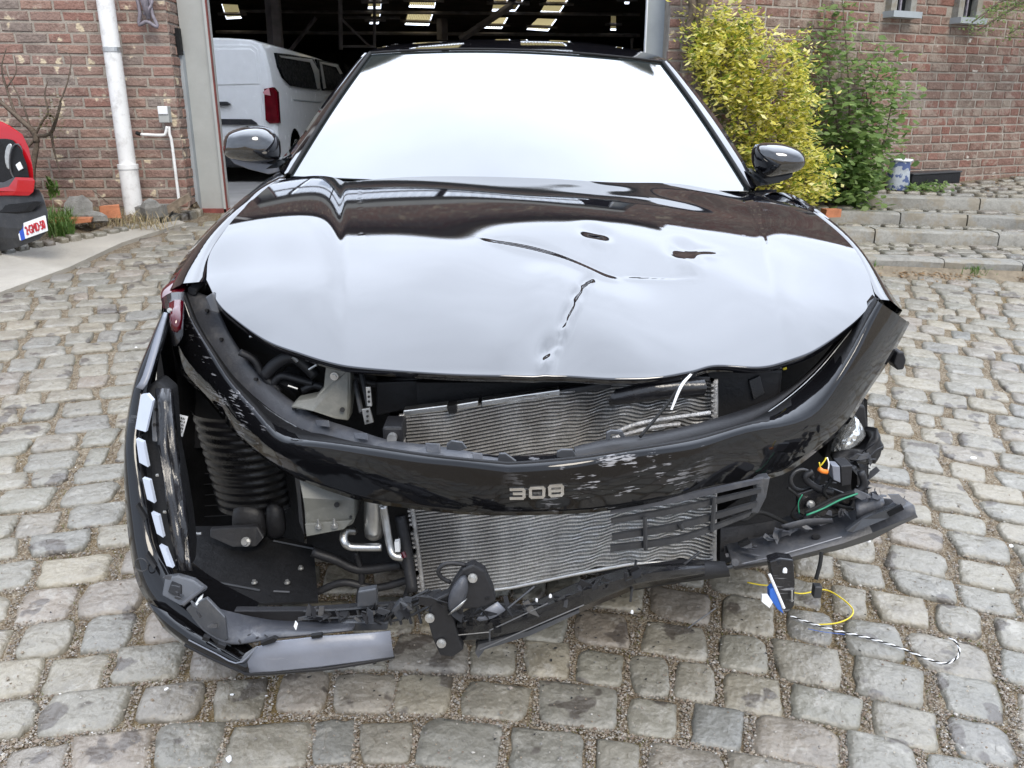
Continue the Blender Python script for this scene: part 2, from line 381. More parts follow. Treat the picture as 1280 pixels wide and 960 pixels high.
def sett_bm(i, w, d, h):
    m = MB(); v = variants[i]
    m.v = [(p[0]*w, p[1]*d, (p[2] if p[2] > -.1 else -h)) for p in v.v]; m.f = v.f; m.mi = v.mi; return m
A_, B_, X0 = .52, 1.25, -.25
def rowy(x): return -A_*(math.sqrt(1+((x-X0)/B_)**2)-1)
kerbline = lambda x: 5.5-.03*(x-2.6)
setts = []
k = 0
yy = .55
while yy < 9.2:
    pitch = rnd.uniform(.130, .160)
    x = -5.2+rnd.uniform(0, .2)
    while x < 6.2:
        w = rnd.uniform(.115, .20)
        if rnd.random() < .10: w = rnd.uniform(.08, .11)
        xc = x+w/2; yc = yy+rowy(xc)+rnd.uniform(-.009, .009)
        x += w+rnd.uniform(.004, .017)
        if yc > 6.62 or yc < .75: continue
        if xc > 1.95 and yc > kerbline(xc)-.1: continue
        if pin(apron, xc, yc-.05) or (xc < -2.2 and yc > 6.2) or (xc < -1.9 and pin([p+Vector((0, .3, 0)) for p in apron], xc, yc)): continue
        if xc < -2.5 and yc > 5.2-.12*(xc+2.5) and not yc < 5.0: continue
        ang = math.atan2(rowy(xc+.01)-rowy(xc-.01), .02)
        setts.append((xc, yc, ang+rnd.uniform(-.05, .05), w+.003, (pitch-.006)*rnd.uniform(.94, 1.03), rnd.randrange(28)))
    yy += pitch
def shown(x, y, z=None):
    q = proj((x, y, gz(x, y) if z is None else z)); return q[2] > .2 and -20 < q[0] < 1300 and -20 < q[1] < 985
def under_car(x, y):
    px, py, zc = proj((x, y, gz(x, y))); return 215 < px < 1110 and 240 < py < 640+.25*(px-640 if px > 640 else 640-px)*-.3+80 and y > 1.85
vis = [s for s in setts if shown(s[0], s[1]) and not under_car(s[0], s[1])]
vis.sort(key=lambda s: -s[3]*s[4]/proj((s[0], s[1], gz(s[0], s[1])))[2]**2)
near = set(id(s) for s in vis[:296])
bins = {}
def sett_data(s):
    key = (s[5], round(s[3]/.025), round(s[4]/.02))
    if key not in bins:
        m = sett_bm(s[5], key[1]*.025, key[2]*.02, .06)
        me = bpy.data.meshes.new('cobblestone'); me.from_pydata(m.v, [], m.f); me.materials.append(M['cobble']); me.polygons.foreach_set('use_smooth', [True]*len(me.polygons)); bins[key] = me
    return bins[key]
rest = MB(); slope_rot = Matrix.Rotation(math.atan(.105), 4, 'X') @ Matrix.Rotation(math.atan(.03), 4, 'Y')
for s in setts:
    tilt = (rnd.uniform(-.018, .018), rnd.uniform(-.018, .018)); z = gz(s[0], s[1])+rnd.uniform(-.006, .004)
    rot = (slope_rot @ Matrix.Rotation(s[2], 4, 'Z') @ Matrix.Rotation(tilt[0], 4, 'X') @ Matrix.Rotation(tilt[1], 4, 'Y'))
    if id(s) in near:
        o = place('cobblestone', sett_data(s), ground, (s[0], s[1], z)); o.rotation_euler = rot.to_euler()
    else:
        m = sett_bm(s[5], s[3], s[4], .05); Mx = Matrix.Translation((s[0], s[1], z)) @ rot
        rest.add([Mx @ Vector(p) for p in m.v], m.f)
obj('distant_cobblestones', rest, M['cobble'], ground, smooth=True, kind='stuff')
# loose grit lying in the joints
M['pebble'] = stone_mat('pebble', [(0, (.14, .10, .07)), (.3, (.30, .25, .19)), (.5, (.22, .21, .20)), (.7, (.38, .34, .28)), (.85, (.17, .12, .09)), (1, (.50, .48, .44))], .8, 90, .3)
pb = MB()
cells = {}
for s in setts: cells.setdefault((int(s[0]/.3+100), int(s[1]/.3+100)), []).append(s)
def on_sett(x, y):
    cx_, cy_ = int(x/.3+100), int(y/.3+100)
    for i in (-1, 0, 1):
        for j in (-1, 0, 1):
            for s in cells.get((cx_+i, cy_+j), ()):
                dx, dy = x-s[0], y-s[1]; c, q = math.cos(-s[2]), math.sin(-s[2]); a, b = dx*c-dy*q, dx*q+dy*c
                if abs(a) < s[3]*.47 and abs(b) < s[4]*.47: return True
    return False
OCT = [(1, 0, 0), (-1, 0, 0), (0, 1, 0), (0, -1, 0), (0, 0, 1), (0, 0, -1)]; OF = [(0, 2, 4), (2, 1, 4), (1, 3, 4), (3, 0, 4), (2, 0, 5), (1, 2, 5), (3, 1, 5), (0, 3, 5)]
cnt = 0
while cnt < 26000:
    px = rnd.uniform(-10, 1290); py = rnd.triangular(420, 975, 960)
    p = ag(px, py)
    if on_sett(p.x, p.y) and rnd.random() > .012: continue
    r = rnd.uniform(.0013, .0032)*(1 if rnd.random() < .94 else 1.9)
    c = p+Vector((0, 0, -.005 if not on_sett(p.x, p.y) else .008)); c.z += rnd.uniform(0, .004)
    rm = Matrix.Rotation(rnd.uniform(0, 3), 3, 'Z')
    sc = (r*rnd.uniform(.7, 1.4), r*rnd.uniform(.7, 1.4), r*rnd.uniform(.6, 1))
    pb.add([c+rm @ Vector((v[0]*sc[0], v[1]*sc[1], v[2]*sc[2])) for v in OCT], OF); cnt += 1
obj('joint_pebbles', pb, M['pebble'], ground, kind='stuff')

# moss and dry weeds in the joints
def leaf_mat(name, stops, trans=.35, rough=.5):
    m, N, L, b = newmat(name); g = geo(N)
    n = nnoise(N, L, 5, 3, .5, g.outputs['Position'])
    a = N.new('ShaderNodeMath'); a.operation = 'MULTIPLY_ADD'; a.inputs[1].default_value = .75; L.new(g.outputs['Random Per Island'], a.inputs[0])
    s = N.new('ShaderNodeMath'); s.operation = 'MULTIPLY'; s.inputs[1].default_value = .25; L.new(n.outputs['Fac'], s.inputs[0]); L.new(s.outputs[0], a.inputs[2])
    c = rmp(N, L, a.outputs[0], stops).outputs[0]
    L.new(c, b.inputs['Base Color']); b.inputs['Roughness'].default_value = rough
    t = N.new('ShaderNodeBsdfTranslucent'); L.new(c, t.inputs['Color']); mxs = N.new('ShaderNodeMixShader'); mxs.inputs[0].default_value = trans
    o = N['Material Output']; L.new(b.outputs[0], mxs.inputs[1]); L.new(t.outputs[0], mxs.inputs[2]); L.new(mxs.outputs[0], o.inputs['Surface'])
    return m
M['moss'] = leaf_mat('moss', [(0, (.10, .085, .025)), (.5, (.16, .13, .04)), (.8, (.10, .12, .03)), (1, (.22, .17, .06))], .2)
M['grass'] = leaf_mat('grass', [(0, (.06, .13, .025)), (.6, (.12, .22, .05)), (1, (.20, .26, .08))])
M['dry_leaf'] = leaf_mat('dry_leaf', [(0, (.20, .09, .03)), (.5, (.30, .17, .06)), (1, (.16, .10, .05))], .15)
M['yellow_leaf'] = leaf_mat('yellow_leaf', [(0, (.08, .14, .02)), (.2, (.20, .29, .04)), (.34, (.52, .50, .07)), (.58, (.84, .76, .16)), (.82, (.90, .84, .38)), (1, (.92, .89, .62))], .5, .4)
M['green_leaf'] = leaf_mat('green_leaf', [(0, (.09, .15, .05)), (.4, (.20, .31, .09)), (.8, (.31, .42, .15)), (1, (.50, .56, .34))], .6, .5)
def blade(m, p, L_, w, lean, az):
    d = Vector((math.cos(az), math.sin(az), 0)); s = Vector((-d.y, d.x, 0))*w/2
    a = p; b = p+Vector((0, 0, L_*.6))+d*lean*L_*.35; c = p+Vector((0, 0, L_*.9))+d*lean*L_
    m.add([a-s, a+s, b+s*.8, b-s*.8, c], [(0, 1, 2, 3), (3, 2, 4)])
ms = MB()
tries = 0
while tries < 9000:
    tries += 1
    p = ag(rnd.uniform(0, 1280), rnd.uniform(300, 960))
    if noise.noise(p*1.7) < .05 or on_sett(p.x, p.y): continue
    for _ in range(3):
        q = p+Vector((rnd.gauss(0, .006), rnd.gauss(0, .006), -.012)); blade(ms, q, rnd.uniform(.006, .014), .003, rnd.uniform(.2, 1.2), rnd.uniform(0, 6.28))
obj('joint_moss', ms, M['moss'], ground, kind='stuff')

# ------------------------------------------------------------------ brickwork
def brick_proto(seed, w=.21, h=.058, d=.045):
    r = random.Random(seed); j = lambda a: r.uniform(-a, a)
    c = .005
    B = [Vector((sx*w/2+j(.003), -d/2+.006, sz*h/2+j(.0025))) for sx, sz in ((-1, -1), (1, -1), (1, 1), (-1, 1))]
    F = [Vector((p.x*(1-2*c/w)+j(.002), -d/2+j(.0015), p.z*(1-2*c/h))) for p in B]
    K = [Vector((p.x, d/2, p.z)) for p in B]
    m = MB(); m.add(F+B+K, [(0, 1, 2, 3)]+[(4+i, 4+(i+1) % 4, (i+1) % 4, i) for i in range(4)]+[(8+i, 8+(i+1) % 4, 4+(i+1) % 4, 4+i) for i in range(4)])
    return m
def brickwork(root, p0, p1, zb, zt, mat, nparts, skip=None, course=.0725, seed=1, name='brick', rest_name='upper_bricks'):
    r = random.Random(seed); p0, p1 = Vector((*p0, 0)), Vector((*p1, 0)); D = (p1-p0); Ln = D.length; D.normalize()
    rz = math.atan2(D.y, D.x); nrm = Vector((D.y, -D.x, 0))
    prot = {}
    for l in (.21, .10, .15):
        for i in range(6):
            m = brick_proto(seed*50+i, l); me = bpy.data.meshes.new('brick'); me.from_pydata([tuple(v) for v in m.v], [], m.f); me.materials.append(mat); prot[(l, i)] = (me, m)
    items = []; z = zb; k = 0
    while z < zt:
        s = 0.0; first = .21-(.11 if k % 2 else 0)-r.uniform(0, .04)
        while s < Ln:
            l = .21 if r.random() < .72 else (.10 if r.random() < .6 else .15); ln = l
            if first: ln = first; first = 0
            if Ln-(s+ln+.014) < .06: ln = Ln-s
            l = .21 if ln > .17 else .15 if ln > .12 else .10
            a, b = s, s+ln; s += ln+.014
            mid = (a+b)/2; P = p0+D*mid
            if skip and skip(P.x, P.y, z+course/2, mid): continue
            items.append((P, z+course/2+.006*math.sin(mid*1.3+z*2), l, r.randrange(6), r.uniform(-.004, .004), r.uniform(-.012, .012), ln/l))
        z += course; k += 1
    def sz(it):
        q = proj((it[0].x, it[0].y, it[1]))
        if not (-15 < q[0] < 1295 and -12 < q[1] < 970): return 0
        if 262 < q[0] < 832 and q[1] < 260: return 0
        return it[2]/q[2]+.0
    items.sort(key=lambda t: -sz(t)); rest = MB()
    for i, it in enumerate(items):
        P = it[0]+nrm*(-.016+it[4]*.8)
        if i < nparts and sz(it) > 0:
            place(name, prot[(it[2], it[3])][0], root, (P.x, P.y, it[1]), (0, it[5], rz), (it[6], 1, 1))
        else:
            Mx = Matrix.Translation((P.x, P.y, it[1])) @ Matrix.Rotation(rz, 4, 'Z') @ Matrix.Rotation(it[5], 4, 'Y') @ Matrix.Diagonal((it[6], 1, 1, 1))
            m = prot[(it[2], it[3])][1]; rest.add([Mx @ v for v in map(Vector, m.v)], m.f)
    if rest.v: obj(rest_name, rest, mat, root, kind='stuff')
def wall_body(p0, p1, zb, zt, th):
    a, b = Vector((*p0, zb)), Vector((*p1, zb)); D = (b-a).normalized(); n = Vector((-D.y, D.x, 0))*th
    m = MB(); u = Vector((0, 0, zt-zb)); return m.add([a, b, b+n, a+n, a+u, b+u, b+n+u, a+n+u], [(0, 1, 5, 4), (1, 2, 6, 5), (2, 3, 7, 6), (3, 0, 4, 7), (4, 5, 6, 7), (3, 2, 1, 0)])
WT = 4.5; GX0, GX1 = -2.21, .975; FY = 6.47; GATE_T = 3.55
bld = thing('brick_workshop', (-1, FY, .6), 'old red brick workshop with a wide open gate into its dark hall', 'building')
LW0, LW1 = (-8.0, 6.12), (-2.45, FY)
obj('left_wall', wall_body(LW0, LW1, .3, WT, .3), M['mortar'], bld)
hole = at(160*.4+0, 0, 6.4)
brickwork(bld, LW0, LW1, .66, WT, M['brick'], 292, seed=3, skip=lambda x, y, z, s: (abs(x+2.62) < .055 and abs(z-1.02) < .035))
# reveal of the gate pier, seen end-on
brickwork(bld, (-2.45, FY+.008), (-2.45, FY+.30), .66, WT, M['brick'], 0, seed=4, rest_name='pier_end_bricks')
obj('pier_core', wall_body((-2.452, FY+.03), (-2.452, FY+.36), .3, WT, .2), M['mortar'], bld)
# right pier and lintel wall
obj('right_pier_core', wall_body((1.12, FY), (1.66, FY+.03), .3, WT, .3), M['mortar'], bld)
brickwork(bld, (1.12, FY), (1.66, FY+.03), .55, WT, M['brick'], 60, seed=5, name='pier_brick', rest_name='right_pier_bricks')
obj('lintel_wall', wall_body((-2.45, FY+.01), (1.12, FY+.01), GATE_T+.16, WT-.002, .28), M['mortar'], bld)
brickwork(bld, (-2.45, FY+.01), (1.12, FY+.01), GATE_T+.17, WT, M['brick'], 0, seed=6, rest_name='bricks_over_gate')
obj('steel_lintel', MB().box((-.66, FY+.13, GATE_T+.08), (3.56, .29, .155)), M['gate'], bld)
obj('parapet_coping', MB().box((-3.3, FY-.05, WT+.04), (9.8, .6, .08), rz=.035), M['kerb'], bld)
# gate frame: folded steel jambs
jm = MB().box((-2.335, FY+.22, 2.12), (.205, .05, 2.85)); jf = obj('gate_jamb', jm, M['gate'], bld)
obj('jamb_fold', MB().box((-2.228, FY+.20, 2.12), (.018, .10, 2.85)), M['gate'], bld)
obj('jamb_strip', MB().box((GX0-.009, FY+.17, 2.12), (.012, .03, 2.85)), M['oxide'], bld)
obj('jamb_guide', MB().box((-2.435, FY+.17, 1.33), (.028, .06, 1.2)), M['gate_dark'], bld)
obj('jamb_hinge', MB().box((-2.430, FY+.13, 1.99), (.03, .05, .18)), M['pit_black'], bld)
obj('jamb_foot', MB().box((-2.325, FY+.20, .755), (.235, .10, .06)), M['oxide'], bld)
obj('gate_jamb', MB().box((1.05, FY+.20, 2.12), (.135, .05, 2.85)), M['gate_dark'], bld)
obj('jamb_strip', MB().box((.978, FY+.17, 2.12), (.008, .06, 2.85)), M['white'], bld)
# hall
HX0, HX1, HY1, HZ = -13.0, 11.0, 46.0, 4.4; HF = .62
fl = MB().quad((HX0, 7.3, HF), (HX1, 7.3, HF), (HX1, HY1, HF), (HX0, HY1, HF))
fl.quad((-2.45, 6.66, gz(-2.45, 6.66)-.01), (1.12, 6.66, gz(1.12, 6.66)-.01), (1.12, 7.3, HF), (-2.45, 7.3, HF))
obj('hall_floor', fl, M['hall_floor'], bld)
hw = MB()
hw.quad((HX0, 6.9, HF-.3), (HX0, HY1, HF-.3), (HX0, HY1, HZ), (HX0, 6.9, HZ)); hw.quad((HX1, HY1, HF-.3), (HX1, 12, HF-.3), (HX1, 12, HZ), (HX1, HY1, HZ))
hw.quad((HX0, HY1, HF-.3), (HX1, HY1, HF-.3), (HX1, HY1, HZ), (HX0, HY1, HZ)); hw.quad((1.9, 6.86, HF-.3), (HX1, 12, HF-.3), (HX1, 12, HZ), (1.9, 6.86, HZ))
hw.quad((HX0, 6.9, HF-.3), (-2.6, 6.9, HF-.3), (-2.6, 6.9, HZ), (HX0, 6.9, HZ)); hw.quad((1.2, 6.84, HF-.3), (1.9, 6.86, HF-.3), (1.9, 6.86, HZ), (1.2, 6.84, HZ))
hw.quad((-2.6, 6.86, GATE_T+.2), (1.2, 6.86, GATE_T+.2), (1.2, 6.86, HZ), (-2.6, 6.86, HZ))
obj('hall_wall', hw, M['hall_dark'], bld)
# roof with holes for translucent sheets
def on_ceiling(px, py):
    d = ray(px, py); t = (HZ-CAMH)/d.z; return (d.x*t, t)
sky_px = [[(277, 5), (297, 6), (302, 23), (283, 24)], [(462, -14), (478, -14), (476, 11), (460, 11)], [(465, 15), (476, 15), (473, 30), (462, 30)], [(516, -16), (549, -16), (543, 10), (511, 9)], [(510, 16), (541, 18), (536, 32), (506, 31)],
          [(620, -15), (640, -15), (630, 14), (615, 14)], [(655, -14), (664, -14), (644, 14), (636, 14)], [(608, 22), (635, 22), (627, 36), (597, 35)], [(693, -16), (720, -16), (699, 17), (675, 16)], [(672, 23), (696, 24), (685, 39), (658, 37)], [(764, 17), (770, 17), (770, 38), (763, 38)], [(780, -12), (790, -12), (786, 5), (781, 5)]]
pan = [[on_ceiling(*p) for p in q] for q in sky_px]
for (x0, x1, y0, y1) in ((-8.5, -6.5, 7.2, 10.6), (-6.4, -4.5, 7.2, 10.6), (-4.4, -2.6, 7.2, 10.6), (-2.5, -.8, 7.2, 10.6), (-.7, .9, 7.2, 10.6), (-1.9, -1.0, 9.5, 11.8), (-1.9, -1.0, 12.1, 14.2), (.2, 1.1, 9.5, 11.8), (.2, 1.1, 12.1, 14.2), (2.3, 3.2, 9.8, 11.8), (-1.9, -1.0, 16, 18), (.2, 1.1, 16, 18)):  # wide row just behind the gate is unseen, added to brighten the van
    pan.append([(x0, y0), (x1, y0), (x1, y1), (x0, y1)])
pan = [p for p in pan if all(HX0 < q[0] < HX1 and 7 < q[1] < HY1 for q in p)]
vc = [Vector(p) for p in ((HX0, 6.9), (1.9, 6.9), (HX1, 12), (HX1, HY1), (HX0, HY1))]; fc = [list(range(5))]
for q in pan:
    a = sum((q[i][0]*q[(i+1) % 4][1]-q[(i+1) % 4][0]*q[i][1]) for i in range(4)); qq = q if a > 0 else q[::-1]
    fc.append([len(vc)+i for i in range(4)]); vc += [Vector(p) for p in qq]
ov, oe, of, ovo, oeo, ofo = delaunay_2d_cdt(vc, [], fc, 1, 1e-5)
rf = MB(); rf.add([(v.x, v.y, HZ) for v in ov], [tuple(f) for f, o_ in zip(of, ofo) if o_ == [0] or (0 in o_ and len(o_) == 1)])
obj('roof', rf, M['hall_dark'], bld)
m, N, L, b = newmat('translucent_sheet'); t = N.new('ShaderNodeBsdfTranslucent'); t.inputs['Color'].default_value = (.30, .245, .12, 1); L.new(t.outputs[0], N['Material Output'].inputs['Surface']); M['sheet'] = m
m, N, L, b = newmat('clear_sheet'); t = N.new('ShaderNodeBsdfTranslucent'); t.inputs['Color'].default_value = (.85, .88, .92, 1); L.new(t.outputs[0], N['Material Output'].inputs['Surface']); M['sheet_clear'] = m
for q in pan:
    n = 14; A, Bq, Cq, Dq = [Vector((*p, HZ)) for p in q]; rows = []
    for j in (0, 1):
        a, b2 = (A, Bq) if j == 0 else (Dq, Cq)
        rows.append([a.lerp(b2, i/(n*2))+Vector((0, 0, .03 if i % 2 else .075)) for i in range(n*2+1)])
    obj('roof_and_fill_light', MB().grid(rows), M['sheet'] if q[0][1] > 11 else M['sheet_clear'], bld)
    w = (Bq-A).length
    for i in range(1, 4):
        a_, b_ = A.lerp(Bq, i/4), Dq.lerp(Cq, i/4)
    obj('purlin', MB().tube([A.lerp(Dq, .5)+Vector((-.2, 0, -.05)), Bq.lerp(Cq, .5)+Vector((.2, 0, -.05))], .05, 4), M['hall_steel'], bld)
for (pts, r) in (([(425, -20, 20), (426, 62, 20)], .05), ([(362, 64, 22), (395, 22, 22)], .05), ([(430, 22, 22), (500, 22.5, 22)], .035), ([(425, 22, 20), (462, 58, 20)], .03), ([(425, 58, 20), (470, 58, 20)], .03), ([(575, 50, 24), (640, 6, 24)], .10), ([(790, 48, 26), (790, 62, 26), (802, 62, 26)], .05), ([(340, -10, 18), (345, 60, 18)], .16), ([(552, -5, 30), (553, 50, 30)], .2), ([(468, -5, 21), (468, 58, 21)], .04), ([(270, 40, 30), (800, 44, 30)], .06), ([(300, 14, 27), (800, 18, 27)], .05)):
    obj('truss_member', MB().tube([at(*p) for p in pts], r, 6), M['hall_steel'], bld)

# right-hand wall, running back to the right
RA = R(25); RW0 = (1.66, FY+.03); RW1 = (RW0[0]+7.5*math.cos(RA), RW0[1]+7.5*math.sin(RA))
rw = thing('brick_wall', (RW0[0], RW0[1], .6), 'dark red brick wall with two grey slit windows running back behind the steps', 'wall')
obj('wall_core', wall_body(RW0, RW1, .3, WT-.3, .3), M['mortar'], rw)
def on_rwall(px, py):
    d = ray(px, py); nx, ny = math.sin(RA), -math.cos(RA)
    t = (RW0[0]*nx+RW0[1]*ny)/(d.x*nx+ny); return Vector((d.x*t, t, CAMH+d.z*t))
wins = []
for (x0, x1, yb) in ((1106, 1136, 16), (1189, 1217, 24)):
    a, b = on_rwall(x0, yb), on_rwall(x1, yb+1.5); wins.append((a, b))
def inwin(x, y, z, s):
    return any(a.x-.05 < x < b.x+.05 and z > min(a.z, b.z)-.02 and z < a.z+.85 for a, b in wins)
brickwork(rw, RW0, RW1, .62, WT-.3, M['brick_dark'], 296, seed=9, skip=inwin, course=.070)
RD = Vector((math.cos(RA), math.sin(RA), 0)); RN = Vector((math.sin(RA), -math.cos(RA), 0))
for a, b in wins:
    c = (a+b)/2; wd = (b-a).length; z0 = a.z
    wo = obj('slit_window', MB().box(Vector((c.x, c.y, z0+.42))+RN*-.02, (wd*.9, .05, .80), rz=RA), M['glass_dark'], rw)
    f = MB()
    for sgn in (-1, 1): f.box(Vector((c.x, c.y, z0+.42))+RD*sgn*wd*.40+RN*.02, (.06, .08, .84), rz=RA)
    obj('frame', f, M['kerb'], wo)
    obj('sill', MB().box(Vector((c.x, c.y, z0-.015))+RN*.04, (wd*1.18, .14, .045), rz=RA), M['gate_dark'], wo)
    gb = MB()
    for i in range(3): gb.box(Vector((c.x, c.y, z0+.16+i*.2))+RN*.02, (wd*.75, .015, .015), rz=RA)
    gb.box(Vector((c.x, c.y, z0+.42))+RN*.021, (.016, .016, .8), rz=RA); obj('bars', gb, M['iron'], wo)

# ------------------------------------------------------------------ steps on the right
KY = [5.52, 6.10, 6.40, 6.75]; KT = [.585, .700, .792, .888]; KS = [.05, .05, .05, .12]; KX = [1.92, 2.02, 2.2, 2.5]
def kyx(i, x): return KY[i]-.035*(x-2.6)
def kz(i, x, y): return KT[i]+KS[i]*(y-KY[i])-.03*(x-2.6)
steps = obj('stone_steps', MB().grid([[Vector((x, kyx(0, x)+.1, kz(0, x, KY[0])-.02)) for x in (1.92, 8)], [Vector((x, kyx(1, x)+.1, kz(0, x, kyx(1, x)+.1)-.02)) for x in (1.92, 8)]])
            .grid([[Vector((x, kyx(1, x)+.05, kz(1, x, KY[1])-.02)) for x in (2.02, 8)], [Vector((x, kyx(2, x)+.1, kz(1, x, KY[2])-.02)) for x in (2.02, 8)]])
            .grid([[Vector((x, kyx(2, x)+.05, kz(2, x, KY[2])-.02)) for x in (2.2, 8)], [Vector((x, kyx(3, x)+.1, kz(2, x, KY[3])-.02)) for x in (2.2, 8)]])
            .grid([[Vector((x, kyx(3, x)+.05, kz(3, x, KY[3])-.02)) for x in (1.9, 9)], [Vector((x, 12, kz(3, x, 12)-.02)) for x in (1.9, 9)]]), M['grit'], kind='structure')
joints = [[2.85, 3.36, 4.3, 5.2, 6.2], [2.62, 3.5, 4.6, 5.6], [2.92, 3.42, 4.5, 5.5], [3.68, 4.75, 5.7], ]
for i in range(4):
    xs = [KX[i]]+joints[i]+[6.9]
    for a, b in zip(xs[:-1], xs[1:]):
        a2, b2 = a+.006, b-.006; n = 5; fr = []
        prof = [(0, -.22), (0, -.02), (.012, -.004), (.03, 0), (.13, .0), (.14, -.22)]
        rows = [[Vector((a2+(b2-a2)*t/n, kyx(i, a2+(b2-a2)*t/n)+dy+rnd.uniform(-.009, .009), kz(i, a2+(b2-a2)*t/n, KY[i])+dz+rnd.uniform(-.003, .003))) for dy, dz in prof] for t in range(n+1)]
        m_ = MB().grid(rows); m_.f.append(tuple(range(6))); m_.f.append(tuple(len(m_.v)-6+q for q in range(5, -1, -1))); m_.mi += [0, 0]
        obj('kerb_stone', m_, M['kerb'], steps, autos=35)
tr = MB()
for i in range(4):
    y0, y1 = KY[i]+.15, (KY[i+1] if i < 3 else 9.6)
    y = y0+.05
    while y < y1-.02:
        x = KX[i]+(0 if i < 3 else -.3)
        while x < 7.2:
            w = rnd.uniform(.10, .2); dd = min(.15, y1-y0-.03) if i < 3 else .12
            yy_ = y+dd/2-.05-.035*(x+w/2-2.6)
            if (yy_-RW0[1])*math.cos(RA)-(x-RW0[0])*math.sin(RA) < -.06:
                m_ = sett_bm(rnd.randrange(28), w-.012, dd-.012, .04); ca = Matrix.Translation((x+w/2, yy_, kz(i, x+w/2, yy_)+rnd.uniform(-.008, .004)))
                tr.add([ca @ Vector(p) for p in m_.v], m_.f)
            x += w
        y += .14
obj('tread_setts', tr, M['cobble'], steps, smooth=True, kind='stuff')
# leaf litter along the bottom kerb and at the wall
ll = MB()
def litter(m, x, y, z, s):
    a = rnd.uniform(0, 6.28); d = Vector((math.cos(a), math.sin(a), rnd.uniform(-.2, .3)))*s; e = Vector((-math.sin(a), math.cos(a), rnd.uniform(-.2, .2)))*s*.5; p = Vector((x, y, z+rnd.uniform(.003, .02)))
    m.add([p-d, p-e, p+d, p+e], [(0, 1, 2), (0, 2, 3)])
for _ in range(2600):
    x = rnd.uniform(2.0, 5.4); y = kyx(0, x)-abs(rnd.gauss(0, .09))-.01
    if noise.noise(Vector((x*3, 1, 0))) > -.15: litter(ll, x, y, gz(x, y)-.005, rnd.uniform(.006, .016))
for _ in range(700):
    x = rnd.uniform(2.6, 6); y = rnd.uniform(6.9, 8.4); litter(ll, x, y, kz(3, x, y), rnd.uniform(.008, .02))
tagp(obj('leaf_litter', ll, M['dry_leaf']), kind='stuff')
sd = MB(); rows = []
for i in range(13):
    x = 1.9+i*.35; rows.append([Vector((x, kyx(0, x)-.01, gz(x, kyx(0, x))+.03)), Vector((x, kyx(0, x)-.05, gz(x, kyx(0, x)-.05)+.012)), Vector((x, kyx(0, x)-.15+.04*math.sin(i*1.7), gz(x, kyx(0, x)-.15)-.012))])
M['sand'] = simple('swept_sand', (.20, .165, .12), .95, var=.3, vscale=18, bump=.6, spec=.1)
obj('sand_drift', sd.grid(rows), M['sand'], kind='stuff')
# ================================================================== THINGS IN THE YARD
# ---- drainpipe
pb0 = at(169, 274, 6.28); px_, py_ = pb0.x, 6.28
dpx = thing('drainpipe', (px_, py_, gz(px_, py_)), 'white drainpipe standing on the brick wall left of the gate', 'pipe')
jz = 1.12
obj('upper_pipe', MB().cyl((px_, py_, jz), (px_, py_, WT+.02), .058, 20), M['pvc'], dpx, autos=40)
obj('lower_pipe', MB().cyl((px_, py_, gz(px_, py_)-.02), (px_, py_, jz+.02), .066, 20), M['pvc'], dpx, autos=40)
obj('socket', MB().cyl((px_, py_, jz-.012), (px_, py_, jz+.022), .072, 20), M['pvc'], dpx, autos=40)
for zz in (1.9, 3.4): obj('clip', MB().cyl((px_, py_, zz), (px_, py_, zz+.03), .064, 20), M['steel'], dpx)
obj('outlet_shoe', MB().box((px_+.16, py_-.03, gz(px_, py_)+.05), (.22, .14, .11), jit=.02), M['rock'], dpx)
# ---- socket box and conduits
WY = 6.40
eb = at(208, 143, WY)
ec = thing('conduit_box', eb, 'small grey junction box with white conduits on the gate pier', 'junction box')
obj('box', MB().box(eb+Vector((0, -.03, 0)), (.075, .06, .115)), M['gate'], ec, bevel=.006)
obj('lid', MB().box(eb+Vector((.002, -.064, .028)), (.07, .012, .055)), M['white'], ec, bevel=.004)
obj('conduit', MB().tube(catmull([at(211, 158, WY-.03), at(212, 168, WY-.03), at(215, 180, WY-.03), at(224, 253, WY-.03)], 20), .011, 8), M['pvc'], ec, smooth=True)
obj('conduit', MB().tube(catmull([at(209, 158, WY-.045), at(207, 166, WY-.045), at(203, 169, WY-.045), at(176, 168, WY-.045)], 16), .011, 8), M['pvc'], ec, smooth=True)
obj('end_cap', MB().tube([at(170, 166, WY-.045), at(176, 168, WY-.045)], .013, 8), M['pit_black'], ec)
# ---- iron wall anchor
wa = at(185, 10, WY)
an = thing('wall_anchor', wa, 'ornamental grey iron wall bracket high on the left brick wall', 'bracket')
obj('stem', MB().tube([at(177, -40, WY-.05), at(180, 0, WY-.05), at(186, 24, WY-.04)], [.05, .03, .015], 8), M['iron'], an, smooth=True)
obj('scroll', MB().tube(catmull([at(170, -8, WY-.03), at(175, 16, WY-.03), at(174, 31, WY-.03), at(184, 27, WY-.04), at(197, 34, WY-.03), at(190, 16, WY-.03), at(188, -6, WY-.04), at(196, -25, WY-.03)], 40), .013, 6), M['iron'], an, smooth=True)
obj('scroll', MB().tube(catmull([at(180, 18, WY-.04), at(187, 10, WY-.05), at(190, 0, WY-.04), at(184, -12, WY-.04)], 16), .010, 6), M['iron'], an, smooth=True)
